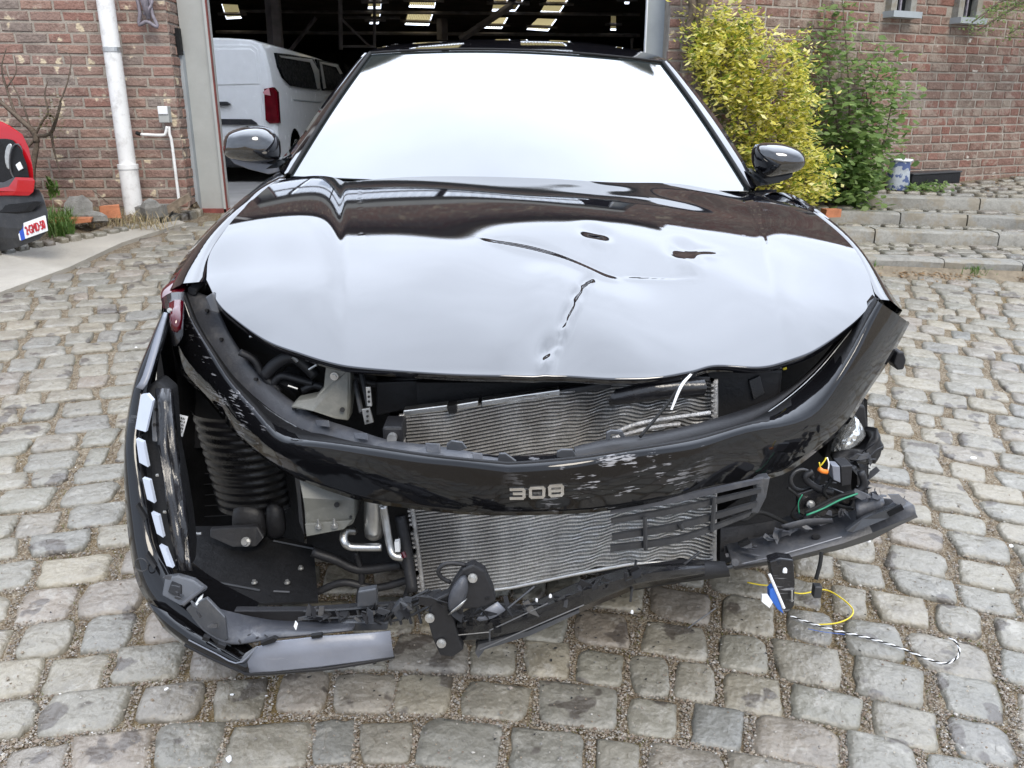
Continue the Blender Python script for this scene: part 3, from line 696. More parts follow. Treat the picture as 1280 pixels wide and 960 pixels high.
# ---- edging setts at the wall foot
edge = thing('edging', ag(130, 296), 'mossy sett edging along the foot of the left brick wall', 'kerb')
ep = catmull([ag(-60, 334), ag(33, 315), (ag(120, 299)), ag(180, 285), ag(236, 272), ag(246, 268)], 22)
for i in range(21):
    a, b = ep[i], ep[i+1]; c = (a+b)/2+Vector((0, rnd.uniform(-.012, .012), rnd.uniform(-.02, .0))); ang = math.atan2(b.y-a.y, b.x-a.x)
    m_ = sett_bm(rnd.randrange(28), (b-a).length-rnd.uniform(.005, .03), .11, .08); ca = Matrix.Translation(c+Vector((0, .05, .055))) @ Matrix.Rotation(ang, 4, 'Z')
    obj('sett', MB().add([ca @ Vector(p) for p in m_.v], m_.f), M['cobble'], edge, smooth=True)
bd = MB(); rows = []
for i in range(22):
    c = ep[i]; yw = 6.12+(c.x+8)*.063
    rows.append([c+Vector((0, .09, .03)), Vector((c.x, (c.y+yw)/2+.05, c.z+.07+.03*math.sin(i*1.3))), Vector((c.x, yw+.02, gz(c.x, yw)+.06))])
obj('soil_strip', bd.grid(rows), M['grit'], kind='structure', smooth=True)
# ---- terracotta sherds, loose stones, plank, weeds
def chunk(seed, c, d, rz=0, tx=0, ty=0, jit=.25):
    r = random.Random(seed); m = MB(); n = 7; rows = []
    Mx = Matrix.Translation(c) @ Matrix.Rotation(rz, 4, 'Z') @ Matrix.Rotation(tx, 4, 'X') @ Matrix.Rotation(ty, 4, 'Y')
    for z, s in ((-.5, .8), (-.35, 1), (.2, .95), (.5, .6)):
        rr = random.Random(seed+1); rows.append([Mx @ Vector((math.cos(k/n*6.283)*s*d[0]/2*(1+rr.uniform(-jit, jit)), math.sin(k/n*6.283)*s*d[1]/2*(1+rr.uniform(-jit, jit)), (z+r.uniform(-.08, .08))*d[2])) for k in range(n)])
    m.grid(rows, close_u=True); m.f.append(tuple(range(n-1, -1, -1))); m.f.append(tuple(3*n+k for k in range(n))); m.mi += [0, 0]; return m
def wallpt(px, py, Y, h=0): 
    p = at(px, py, Y); return Vector((p.x, p.y, gz(p.x, p.y)+.06+h))
lab = lambda o, l, c, g=None: tagp(o, l, c, g)
p = wallpt(97, 282, 5.9); lab(obj('tile_sherd', MB().box(p+Vector((0, -.05, .02)), (.24, .10, .035), rz=.15, jit=.012), M['terracotta'], origin=p), 'flat orange tile sherd lying in the weeds at the wall foot', 'tile')
p = wallpt(98, 275, 6.05); lab(obj('tile_sherd', chunk(5, p+Vector((0, 0, .07)), (.2, .04, .16), rz=.1, tx=-.4), M['rock'], origin=p), 'brown broken tile leaning on the wall above the orange sherd', 'tile')
p = wallpt(141, 276, 6.05); lab(obj('broken_brick', MB().box(p+Vector((0, -.02, .05)), (.12, .08, .08), rz=.4, jit=.012), M['terracotta'], origin=p), 'broken orange brick left of the drainpipe foot', 'brick')
p = wallpt(119, 282, 5.95); lab(obj('loose_stone', chunk(8, p+Vector((0, 0, .03)), (.2, .1, .07)), M['rock'], origin=p), 'flat grey green stone between the tile sherds and the drainpipe', 'stone')
p = wallpt(190, 268, 6.15); lab(obj('loose_stone', chunk(9, p+Vector((0, 0, .05)), (.16, .12, .13), tx=.3), M['rock'], origin=p), 'dark grey stone just right of the drainpipe foot', 'stone')
p = wallpt(219, 262, 6.25); lab(obj('wood_plank', MB().box(p+Vector((-.0, 0, .06)), (.26, .07, .05), M=Matrix.Rotation(-.5, 3, 'Y'), rz=.2, jit=.006), M['wood'], origin=p), 'short weathered plank leaning on the gate pier foot', 'plank')
tf = thing('weed_tuft', wallpt(74, 285, 5.75), 'bright green grass tuft beside the red car', 'weed')
m_ = MB()
for _ in range(420):
    q = wallpt(rnd.uniform(60, 92), 292, rnd.uniform(5.6, 5.95), -.04); blade(m_, q, rnd.uniform(.06, .2), .008, rnd.uniform(.1, .9), rnd.uniform(0, 6.28))
obj('blades', m_, M['grass'], tf, kind='stuff')
tf = thing('weed_tuft', at(66, 232, 6.2), 'small green sprig growing out of the brick joints', 'weed')
m_ = MB()
for _ in range(60):
    q = at(rnd.gauss(66, 4), rnd.gauss(238, 6), 6.12); blade(m_, q, rnd.uniform(.03, .07), .016, rnd.uniform(.4, 1.2), rnd.uniform(0, 6.28))
obj('blades', m_, M['grass'], tf, kind='stuff')
tf = thing('dry_grass', wallpt(150, 280, 6.1), 'dry straw coloured weeds around the drainpipe foot', 'weed')
m_ = MB()
M['straw'] = leaf_mat('straw', [(0, (.30, .22, .12)), (.6, (.42, .34, .2)), (1, (.2, .2, .07))], .2)
for _ in range(260):
    q = wallpt(rnd.gauss(160, 30), 282, rnd.uniform(5.9, 6.15), -.04); blade(m_, q, rnd.uniform(.03, .13), .005, rnd.uniform(.3, 1.6), rnd.uniform(0, 6.28))
obj('blades', m_, M['straw'], tf, kind='stuff')
# ---- bare climber on the left wall
cb = thing('bare_climber', G(-3.3, 6.2, .05), 'bare twisted climber stems on the left brick wall', 'climbing plant')
def branch(pts, r0, r1, Y=6.15, n=24, mat='bark', name='stem', root=cb):
    P = catmull([at(q[0], q[1], Y+(q[2] if len(q) > 2 else 0)) for q in pts], n)
    obj(name, MB().tube(P, [r0+(r1-r0)*i/(n-1) for i in range(n)], 6), M[mat], root, smooth=True)
branch([(42, 268), (40, 220), (46, 180), (44, 170), (62, 168), (70, 150), (76, 128)], .028, .008)
branch([(46, 178), (42, 165), (24, 148), (6, 132), (-20, 110)], .022, .010)
branch([(64, 166), (68, 190), (75, 215)], .010, .004)
branch([(46, 172), (30, 190), (24, 215)], .012, .004)
branch([(44, 168), (54, 150), (60, 140), (56, 118), (60, 100)], .010, .003)
branch([(20, 145), (8, 110), (2, 85), (8, 60)], .010, .003)
branch([(8, 110), (20, 90), (18, 70)], .006, .002)
branch([(40, 168), (30, 135), (10, 95), (-5, 75)], .007, .003)
branch([(75, 128), (85, 100), (88, 70), (70, 62)], .006, .002)
branch([(116, 238), (126, 246), (136, 254)], .005, .003)
m_ = MB()
for _ in range(260):
    q = at(rnd.gauss(66, 10), rnd.gauss(150, 14), 6.08+rnd.uniform(-.05, .05)); litter(m_, q.x, q.y, q.z, rnd.uniform(.01, .02))
M['olive'] = leaf_mat('olive', [(0, (.12, .11, .05)), (1, (.24, .22, .10))], .2)
obj('withered_leaves', m_, M['olive'], cb, kind='stuff')

# ---- shrubs
def leaf(m, p, s, up=.5):
    a = rnd.uniform(0, 6.28); t = Vector((math.cos(a), math.sin(a), rnd.uniform(-.5, .9))).normalized(); b = t.cross(Vector((rnd.gauss(0, .5), rnd.gauss(0, .5)-.3, 1)).normalized()).normalized()
    n = t.cross(b)*s*.12
    m.add([p-t*s, p+b*s*.45+n, p+t*s*1.05, p-b*s*.45+n], [(0, 1, 2), (0, 2, 3)])
yb_px = [(862, 60), (868, 20), (885, 30), (905, 12), (925, 18), (938, 12), (948, 38), (965, 62), (1004, 52), (1012, 76), (1000, 92), (1012, 112), (1018, 132), (1012, 158), (1020, 185), (1030, 215), (1046, 232), (1038, 248), (1010, 256), (985, 262), (940, 250), (905, 160), (885, 120), (870, 95)]
ys = thing('euonymus_shrub', ag(985, 262, 0)+Vector((0, .3, .03)), 'bright yellow variegated shrub beside the right gate pier', 'shrub')
m_ = MB(); dk = 0
clumps = []
while len(clumps) < 430:
    px, py = rnd.uniform(855, 1050), rnd.uniform(10, 262)
    if not pin(yb_px, px, py): continue
    clumps.append((px, py, 5.95+rnd.random()*.4+ (0 if py > 60 else .1)))
for (px, py, Y) in clumps:
    c = at(px, py, Y); dirn = Vector((rnd.gauss(0, .6), rnd.gauss(-.4, .5), rnd.uniform(.2, 1))).normalized(); Ls = rnd.uniform(.05, .19)
    for _ in range(24):
        q = c+dirn*rnd.uniform(-.06, Ls)+Vector((rnd.gauss(0, .022), rnd.gauss(0, .022), rnd.gauss(0, .022))); leaf(m_, q, rnd.choice((.6, 1, 1, 1.2))*rnd.uniform(.015, .029))
obj('yellow_foliage', m_, M['yellow_leaf'], ys, kind='stuff')
m_ = MB()
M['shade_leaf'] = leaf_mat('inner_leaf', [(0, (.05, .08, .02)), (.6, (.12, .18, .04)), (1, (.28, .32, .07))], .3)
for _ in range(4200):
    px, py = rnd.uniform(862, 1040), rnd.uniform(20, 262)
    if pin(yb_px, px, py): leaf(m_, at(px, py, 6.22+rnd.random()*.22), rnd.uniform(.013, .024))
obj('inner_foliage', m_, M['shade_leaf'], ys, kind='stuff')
for pts in ([(960, 262), (940, 180), (905, 90), (895, 30)], [(975, 262), (975, 190), (985, 120), (990, 70)], [(965, 262), (955, 170), (945, 80), (940, 30)]):
    branch(pts, .018, .005, Y=6.35, root=ys)
gs = thing('green_shrub', ag(1060, 256)+Vector((.1, .5, .1)), 'tall loose green leafy shrub between the yellow shrub and the steps', 'shrub')
gp = [(1010, 5), (1050, 0), (1078, 20), (1096, 60), (1112, 52), (1120, 100), (1100, 130), (1110, 165), (1106, 195), (1094, 225), (1085, 252), (1040, 256), (1020, 225), (1018, 160), (1000, 100), (990, 50)]
m_ = MB(); n_ = 0
def bigleaf(m, p, s):
    a = rnd.uniform(0, 6.28); t = Vector((math.cos(a), math.sin(a), rnd.uniform(-.7, .4))).normalized(); b = t.cross(Vector((rnd.gauss(0, .4), rnd.gauss(0, .4)-.5, 1)).normalized()).normalized(); n = t.cross(b)
    pts = [p-t*s, p-t*s*.5+b*s*.6, p+t*s*.2+b*s*.75, p+t*s*.6+b*s*.3, p+t*s*1.1, p+t*s*.55-b*s*.32, p+t*s*.15-b*s*.72, p-t*s*.5-b*s*.6]
    m.add([q+n*s*.15*((q-p).length/s)**2 for q in pts], [(0, 1, 2, 3, 4), (0, 4, 5, 6, 7)])
stems = [[(1058, 258), (1050, 180), (1036, 90), (1030, 10)], [(1060, 258), (1062, 170), (1060, 90), (1052, -10)], [(1066, 258), (1080, 180), (1090, 120), (1108, 60)], [(1062, 258), (1072, 200), (1084, 150), (1080, 80)], [(1054, 258), (1035, 200), (1018, 130), (1008, 50)], [(1070, 256), (1090, 220), (1104, 180), (1122, 95)]]
for st in stems:
    branch(st, .010, .003, Y=6.75, root=gs, mat='bark'); P = catmull([at(q[0], q[1], 6.75) for q in st], 60)
    for k, q in enumerate(P):
        dens = 6 if k < 34 else 6
        for _ in range(dens): bigleaf(m_, q+Vector((rnd.gauss(0, .07), rnd.gauss(-.05, .12), rnd.gauss(0, .05))), rnd.uniform(.014, .034) if k > 30 else rnd.uniform(.018, .045))
while n_ < 420:
    px, py = rnd.uniform(985, 1125), 260-abs(rnd.gauss(0, 75))
    if pin(gp, px, py): bigleaf(m_, at(px, py, rnd.uniform(6.35, 7.0)), rnd.uniform(.018, .042)); n_ += 1
obj('foliage', m_, M['green_leaf'], gs, kind='stuff')
# climber with dark trunk on the pier
cl2 = thing('ivy_climber', (at(868, 0, 6.4).x, 6.4, .7), 'dark climber trunk with ivy leaves on the right gate pier', 'climbing plant')
branch([(895, 262), (880, 130), (868, 50), (872, 20), (880, -10), (890, -60)], .045, .045, Y=6.36, root=cl2, name='trunk')
branch([(868, 60), (862, 35), (866, 10), (858, -20)], .03, .03, Y=6.34, root=cl2)
m_ = MB()
for _ in range(330):
    px, py = rnd.gauss(872, 14), rnd.uniform(-70, 75); leaf(m_, at(px, py, 6.3+rnd.uniform(-.06, .08)), rnd.uniform(.014, .026))
obj('foliage', m_, M['yellow_leaf'], cl2, kind='stuff')
# tree branch reaching in at the top right
tb = thing('tree', (6.2, 7.6, 1.0), 'feathery green tree branch reaching in at the top right corner', 'tree')
tp = at(1300, -30, 6.9)
obj('trunk', MB().tube(catmull([(6.2, 7.6, .9), (6.15, 7.5, 2.0), (6.0, 7.3, 3.2), (5.8, 7.1, 4.3)], 16), [.12-.004*i for i in range(16)], 8), M['bark'], tb, smooth=True)
m_ = MB()
for (a, b2) in (((1330, -40), (1215, 28)), ((1340, -20), (1222, 38)), ((1330, 0), (1245, 12)), ((1345, 5), (1262, 42)), ((1330, -50), (1248, -10))):
    P = catmull([Vector((5.95, 7.3, 2.75)), at(a[0], a[1], 7.0), at((a[0]+b2[0])/2, (a[1]+b2[1])/2-6, 6.9), at(b2[0], b2[1], 6.85)], 40)
    obj('limb', MB().tube(P, [.03-.0006*i for i in range(40)], 5), M['bark'], tb, smooth=True)
    for k in range(14, 40):
        for _ in range(26): leaf(m_, P[k]+Vector((rnd.gauss(0, .04), rnd.gauss(0, .05), rnd.gauss(-.01, .03))), rnd.uniform(.009, .018))
for _ in range(2500): leaf(m_, Vector((rnd.gauss(5.9, .6), rnd.gauss(7.1, .5), rnd.gauss(3.9, .5))), rnd.uniform(.02, .04))
obj('crown', m_, M['green_leaf'], tb, kind='stuff')

# ---- bag and dark crate on the top terrace
bp_ = at(1122, 226, 7.0); bz = kz(3, bp_.x, bp_.y)
bag = thing('printed_bag', (bp_.x, bp_.y, bz), 'blue and white printed bag standing left of the black box', 'bag')
M['bag'] = stone_mat('bag_print', [(0, (.42, .46, .5)), (1, (.42, .46, .5))], .5, 20, .3, specks=((.04, .07, .2), 16, .5, .9))
n_ = 16; rows = []
for z, s in ((0, .9), (.05, 1.05), (.12, 1.0), (.19, .92), (.225, 1.0)):
    rows.append([Vector((bp_.x+math.copysign(abs(math.cos(k/n_*6.283))**.6, math.cos(k/n_*6.283))*.085*s+rnd.uniform(-.006, .006), bp_.y+math.sin(k/n_*6.283)*.07*s, bz+z+rnd.uniform(-.006, .006))) for k in range(n_)])
obj('sack', MB().grid(rows, close_u=True), M['bag'], bag, smooth=True)
obj('white_rim', MB().tube([r_+Vector((0, 0, .006)) for r_ in rows[-1]]+[rows[-1][0]], .010, 6), M['white'], bag, smooth=True)
bx = (at(1133, 221, 7.05), at(1194, 217, 7.4)); zc_ = kz(3, bx[0].x, bx[0].y)
D_ = (bx[1]-bx[0]); D_.z = 0; Ld = D_.length; az = math.atan2(D_.y, D_.x); c_ = (bx[0]+bx[1])/2
cr = thing('black_box', (c_.x, c_.y, zc_), 'long flat black box lying against the wall on the top terrace', 'box')
obj('tray', MB().box((c_.x, c_.y+.05, zc_+.055), (Ld, .16, .10), rz=az), M['pit_black'], cr, bevel=.008)
obj('lid', MB().box((c_.x, c_.y+.05, zc_+.112), (Ld*1.01, .175, .014), rz=az), M['plastic'], cr, bevel=.004)
b_ = at(1038, 268, 6.25); lab(obj('loose_brick', MB().box((b_.x, b_.y, b_.z+.01), (.12, .08, .055), rz=.2, jit=.004), M['terracotta'], origin=b_), 'loose orange brick lying at the left end of the steps', 'brick')
m_ = MB()
for (xa, n__) in ((3.05, 90), (2.35, 30), (4.1, 50)):
    for _ in range(n__):
        x = rnd.gauss(xa, .05); y = kyx(0, x)-abs(rnd.gauss(0, .03)); blade(m_, Vector((x, y, gz(x, y)-.01)), rnd.uniform(.03, .10), .006, rnd.uniform(.2, 1.0), rnd.uniform(0, 6.28))
kw = thing('kerb_weeds', (3.05, kyx(0, 3.05), gz(3.05, 5.5)), 'small grass tufts growing along the foot of the lowest step kerb', 'weed')
obj('blades', m_, M['grass'], kw, kind='stuff')
m_ = MB(); tw = thing('terrace_weeds', (3.6, 7.1, kz(3, 3.6, 7.1)), 'low green weeds growing in front of the black box', 'weed')
for _ in range(240):
    px = rnd.gauss(1150, 22); q = at(px, 225, rnd.uniform(6.9, 7.25)); q.z = kz(3, q.x, q.y); bigleaf(m_, q+Vector((0, 0, rnd.uniform(.0, .05))), rnd.uniform(.012, .028))
obj('leaves', m_, M['green_leaf'], tw, kind='stuff')

# ---- white van in the hall
van = thing('white_van', (-3.9, 13.5, HF), 'white panel van with dark tinted side windows parked inside the hall', 'van')
VX1, VX0, VY0, VY1 = -3.02, -4.94, 11.35, 16.2
zr = 2.36
prof = [(1.0, .18), (1.0, .62), (.995, .95), (.985, 1.15), (.955, 1.40), (.915, 1.60), (.865, 1.70), (.74, 1.745), (.4, 1.765), (0, 1.77)]
prof = prof+[(-a, b) for a, b in prof[-2::-1]]
xc_, hw_ = (VX0+VX1)/2, (VX1-VX0)/2; sz_ = (zr-HF)/1.77
ysec = [(VY0+.0, .955, .985), (VY0+.03, .985, .997), (VY0+.10, 1, 1), (VY0+2, 1, 1), (VY1-1.3, 1, .995), (VY1-.9, .99, .90), (VY1-.45, .97, .63), (VY1, .93, .56), (VY1+.12, .8, .4)]
vb = MB(); rows = [[Vector((xc_+a*hw_*sx, y, HF+.03+(b*sz_)*((szz) if b > .8 else 1)*1.0 if b > .8 else HF+.03+b*sz_*min(1, szz*1.3))) for a, b in prof] for (y, sx, szz) in ysec]
vb.grid(rows); vb.f.append(tuple(range(len(prof)-1, -1, -1))); vb.mi.append(0); vb.f.append(tuple(len(vb.v)-len(prof)+i for i in range(len(prof)))); vb.mi.append(0)
obj('body', vb, M['white_paint'], van, autos=28)
def van_side(y, z): # surface x at height
    h = (z-HF-.03)/sz_; pr = [(1.0, .18), (1.0, .62), (.995, .95), (.985, 1.15), (.955, 1.40), (.915, 1.60), (.865, 1.70)]
    for (a0, b0), (a1, b1) in zip(pr[:-1], pr[1:]):
        if b0 <= h <= b1: return xc_+hw_*(a0+(a1-a0)*(h-b0)/(b1-b0))
    return VX1
def side_pt(px, py, off=.008):
    d = ray(px, py); t = VX1/d.x if d.x < 0 else 20
    for _ in range(6): x = van_side(0, CAMH+d.z*t); t = x/d.x
    return Vector((x+off, t, CAMH+d.z*t))
def side_panel(name, pxl_, mat, off, parent=van, th=.012, smooth=False):
    P = [side_pt(*q, off=off) for q in pxl_]; return obj(name, MB().prism(P, (-th, 0, 0)), mat, parent)
w1 = side_panel('side_window', [(342, 66), (360, 68), (389, 73), (394, 85), (398, 112), (380, 110), (362, 107), (352, 97), (346, 84)], M['van_glass'], .035, th=.04)
def surround(o_, i_, par): obj('window_surround', MB().grid([[side_pt(*q, off=.042) for q in o_], [side_pt(*q, off=.042) for q in i_]]), M['steel'], par, solid=.006)
surround([(345, 69.5), (386, 74), (395, 88), (397, 111)], [(347, 72), (384, 78), (389, 92), (393, 111)], w1)
w2 = side_panel('side_window', [(393, 74), (421, 80), (427, 92), (428, 112), (402, 113), (397, 96)], M['van_glass'], .035, th=.04)
surround([(401, 111), (396, 77), (419, 81), (425, 92)], [(404, 110), (399, 80), (417, 84), (422, 93)], w2)
side_panel('side_window', [(427, 79), (436, 83), (440, 96), (440, 112), (432, 112), (430, 92)], M['van_glass'], .035, th=.04)
side_panel('door_rail', [(367, 124.2), (400, 127.2), (400, 128.6), (367, 125.4)], M['gate_dark'], .010)
rear = VY0
def rp(px, py, o=-.012): return at(px, py, rear+o)
tl = obj('tail_light', MB().prism([rp(330, 111, -.03), rp(341, 109, -.03), rp(346, 115, -.0), rp(348.5, 154, .0), rp(337, 154.5, -.03), rp(332, 150, -.03)], (0, .10, 0)), simple('red_lens', (.11, .003, .008), .12, var=.3, spec=.8), van)
obj('lens_top', MB().prism([rp(328.5, 115, -.035), rp(336, 109.5, -.035), rp(338, 119.5, -.035), rp(330, 118, -.035)], (0, .02, 0)), simple('pink_lens', (.65, .30, .32), .15), tl)
dr = obj('rear_door', MB().prism([rp(200, 56, -.008), rp(315, 56, -.008), rp(322, 62, -.008), rp(327, 95, -.008), rp(327, 140, -.008), rp(330, 160, -.008), rp(333, 205, -.008), rp(200, 205, -.008)], (0, .03, 0)), M['white_paint'], van, bevel=.006)
obj('door_recess', MB().prism([rp(200, 61, -.016), rp(313, 61, -.016), rp(319, 66, -.016), rp(324, 105, -.016), rp(200, 108, -.016)], (0, .012, 0)), M['white_paint'], dr, bevel=.008)
obj('door_handle', MB().prism([rp(270, 127, -.05), rp(283, 127, -.05), rp(288, 130, -.05), rp(283, 132, -.05), rp(270, 132, -.05)], (0, .05, 0)), M['plastic'], dr, bevel=.006)
obj('plate_recess', MB().prism([rp(200, 148, -.03), rp(314, 149, -.03), rp(320, 153, -.03), rp(322, 156, -.03), rp(200, 156, -.03)], (0, .03, 0)), M['plastic'], dr)
obj('rear_bumper', MB().box((xc_, rear-.02, HF+.32), (1.86, .16, .26)), M['plastic'], van, bevel=.03)
for y in (VY0+.85, VY0+3.95):
    for x in (VX1-.10, VX0+.10):
        w = obj('wheel', MB().cyl((x-.1, y, HF+.33), (x+.1, y, HF+.33), .33, 24), M['rubber'], van, autos=40); obj('hub', MB().cyl((x-.105, y, HF+.33), (x+.105, y, HF+.33), .19, 20), M['steel'], w)

# ---- red car at the left edge
rc = thing('red_car', G(-3.3, 5.2), 'red parked car nosing in at the left edge of the yard', 'car')
def ry(px): return 5.0+(60-px)*.0035
def RP(px, py, o=0): return at(px, py, ry(px)+o)
def rpanel(name, lst, mat, th=.12, off=0, bevel=0, label=None, parent=rc):
    return obj(name, MB().prism([RP(*q, o=off) for q in lst], RDIR*th), mat, parent, bevel=bevel, label=label)
RDIR = Vector((-.93, .36, 0)); rows = []
topc = [(-340, 132), (-160, 128), (-60, 138), (-10, 150), (12, 157), (28, 168), (36, 185), (41, 210), (43, 240), (38, 252), (-340, 262)]
for k, dd in enumerate((0.0, .05, .3, 1.2, 3.6)):
    rows.append([at(a, b, ry(a))+RDIR*dd+Vector((0, 0, [0, .02, .05, .12, .2][k] if j < 7 else 0)) for j, (a, b) in enumerate(topc)])
obj('bonnet_and_wing', MB().grid(rows), M['red_paint'], rc, autos=45)
hl = rpanel('headlight', [(-60, 178), (4, 172), (16, 174), (27, 187), (34, 205), (37, 221), (31, 232), (12, 236), (-60, 238)], M['pit_black'], .12, -.03, .01)
obj('projector', MB().prism([at(12+9*math.cos(a)*.75, 196+17*math.sin(a)-0*a, ry(12)-.05) for a in [k/14*6.283 for k in range(14)]], (0, .05, 0)), M['steel'], hl, bevel=.01)
obj('reflector', MB().prism([RP(19, 206, -.055), RP(24, 202, -.055), RP(28, 211, -.055), RP(23, 214, -.055)], (0, .03, 0)), M['white'], hl, bevel=.004)
obj('lens_ring', MB().tube([at(21+9*math.cos(a), 202+22*math.sin(a), ry(18)-.045) for a in [k/18*6.283 for k in range(19)]], .005, 6), M['grey_plastic'], hl, smooth=True)
rpanel('light_surround', [(-60, 224), (20, 229), (35, 222), (40, 226), (32, 236), (10, 240), (-60, 240)], M['grey_plastic'], .12, -.045, .008)
rpanel('bumper_band', [(-340, 236), (-60, 236), (10, 238), (32, 234), (41, 222), (44, 226), (42, 240), (36, 245), (-60, 246), (-340, 250)], M['red_paint'], .14, -.06, .008)
lo = [(-340, 250), (-60, 245), (36, 244), (43, 238), (50, 236), (56, 250), (61, 265), (61.5, 288), (50, 300), (20, 311), (-30, 322), (-120, 335), (-340, 345)]
obj('lower_bumper', MB().prism([RP(*q, o=.0) for q in lo], RDIR*1.6), M['plastic'], rc, bevel=.02)
rpanel('air_intake', [(-340, 263), (-60, 262), (30, 255), (52, 252), (40, 264), (-10, 273), (-340, 280)], M['pit_black'], .06, -.045)
pl = rpanel('licence_plate', [(22.5, 282), (57, 269.5), (60, 288.5), (26.5, 300.5)], M['white'], .012, -.035)
obj('euro_band', MB().prism([RP(22.3, 282.2, -.039), RP(28, 280, -.039), RP(31.5, 298.8, -.039), RP(26.5, 300.7, -.039)], (0, .006, 0)), simple('plate_blue', (.02, .08, .5), .4), pl)
M['plate_red'] = simple('plate_red', (.45, .02, .03), .4)
def text(body, size, loc, rotm, mat, parent, name, ext=.002, width=None):
    cu = bpy.data.curves.new(name, 'FONT'); cu.body = body; cu.size = size; cu.extrude = ext; cu.align_x = 'CENTER'; cu.align_y = 'CENTER'
    to = bpy.data.objects.new('tmp', cu); COL.objects.link(to); dg = bpy.context.evaluated_depsgraph_get(); me = bpy.data.meshes.new_from_object(to.evaluated_get(dg)); bpy.data.objects.remove(to)
    me.materials.clear(); me.materials.append(mat)
    if width:
        xs = [v.co.x for v in me.vertices]; k = width/(max(xs)-min(xs))
        for v in me.vertices: v.co.x *= k
    me.transform(rotm); o = bpy.data.objects.new(name, me); COL.objects.link(o); o.parent = parent; o.location = Vector(loc)-(wloc(parent) if parent else Vector()); return o
A0, A1, A2 = RP(29, 290, -.042), RP(58.5, 279, -.042), RP(28, 281, -.042); ex = (A1-A0).normalized(); ez0 = (A2-A0); ez = (ez0-ex*ez0.dot(ex)).normalized(); ey = ez.cross(ex)
rotm = Matrix((ex, ez, -ey)).transposed().to_4x4()
cpl = RP(44, 285, -.043)
text('2·GMD·50', .072, cpl, rotm, M['plate_red'], pl, 'plate_number', .003, width=(A1-A0).length*.80)
wo = obj('wheel', MB().cyl((-4.15, 5.5, gz(-4.1, 5.5)+.31), (-4.05, 5.75, gz(-4.1, 5.5)+.31), .31, 24), M['rubber'], rc, autos=40)
# ================================================================== THE DAMAGED CAR
car = thing('damaged_car', G(.05, 3.0), 'black hatchback with crushed front end and torn off bumper in the cobbled yard', 'car')
def AX(y): return .048-.02*(y-1.8)
def CW(x, y, h): X = AX(y)+x; return Vector((X, y, gz(X, y)+h))
def sstep(a, b, t): t = max(0, min(1, (t-a)/(b-a))); return t*t*(3-2*t)
DENTS = []
def hoodh(X, y):
    """height above the ground of the bonnet skin"""
    x = X-AX(y); t = (y-1.8)/1.16
    q = 1-t
    h = .762+.225*(1-(abs(q)**2.15 if q > 0 else 0))
    if q > 1: h = .762-.225*((q)**2.15-1)*.8
    ax = abs(x)
    h -= .036*(ax/.78)**2.8
    # power bulge edges: two creases fanning out towards the front
    cr = (.42+.18*t) if x < 0 else (.585+.18*t); dcr = ax-cr; dcr = .5*(dcr+math.sqrt(dcr*dcr+.00008)) if dcr > -.05 else 0
    if dcr > 0: h += (.80*.05*(1-math.exp(-dcr/.05)) if x < 0 else .42*.06*(1-math.exp(-dcr/.06)))*(.45+.55*sstep(.30, .55, t))*sstep(-.05, .25, t)-.10*max(0, dcr-.16)**2
    # dent: shallow trough behind a fold that curves over the impact point
    xi, yi = x-.17, y-2.24
    ridge = yi-(.10-.32*xi+.35*xi*xi) if xi < .28 else yi-(.10-.0896+.0274+(-.12)*(xi-.28))
    am = math.exp(-(xi/.30)**2)
    h -= .010*am*math.exp(-((ridge+.14)/.14)**2)
    h += .006*math.exp(-((xi-.05)/.38)**2)*math.exp(-((ridge-.22)/.14)**2)
    wx = (x-.16)+.38*(2.26-y); wa = sstep(2.38, 2.14, y)*sstep(1.72, 1.9, y)
    h -= .004*wa*math.exp(-((wx-.05)/.06)**2)
    h += .010*wa*math.exp(-((wx+.06)/.07)**2)*.4
    for (X_, Y_, sx, sy, am_, sk_) in DENTS:
        dx_ = X-X_; dy_ = y-Y_+sk_*dx_
        if abs(dx_) < 3*sx and abs(dy_) < 3.2*sy:
            h -= am_*dy_*math.exp(-(dx_/sx)**2-(dy_/sy)**2)
    # secondary waves in the crushed quarter
    h += .005*math.sin(11*x+6*y)*math.exp(-((x-.36)/.28)**2)*sstep(2.35, 2.0, y)
    h += .0035*noise.noise(Vector((x*5, y*5, 3)))*math.exp(-((x-.25)/.45)**2)*sstep(2.6, 2.1, y)
    h += .0022*noise.noise(Vector((x*2.3, y*2.3, 9)))
    # rear right ripple under the screen
    h += .006*math.sin(9*x+14*y)*sstep(.05, .5, x)*sstep(2.5, 2.75, y)
    h += .004*noise.noise(Vector((x*6, y*7, 1)))*sstep(-.1, .4, x)*sstep(2.45, 2.8, y)
    return h
def hood_hit(px, py):
    d = ray(px, py); a, b = 1.2, 3.4; y = a
    f = lambda y: CAMH+d.z*y-gz(d.x*y, y)-hoodh(d.x*y, y)
    while y < 3.4 and f(y) > 0: y += .01
    lo, hi = y-.01, y
    for _ in range(30):
        m_ = (lo+hi)/2
        if f(m_) > 0: lo = m_
        else: hi = m_
    return Vector((d.x*hi, hi, 0))
def add_dent(px, py, sx, sy, am_, sk_=0):
    q = hood_hit(px, py); NEW.append((q.x, q.y, sx, sy, am_, sk_))
NEW = []
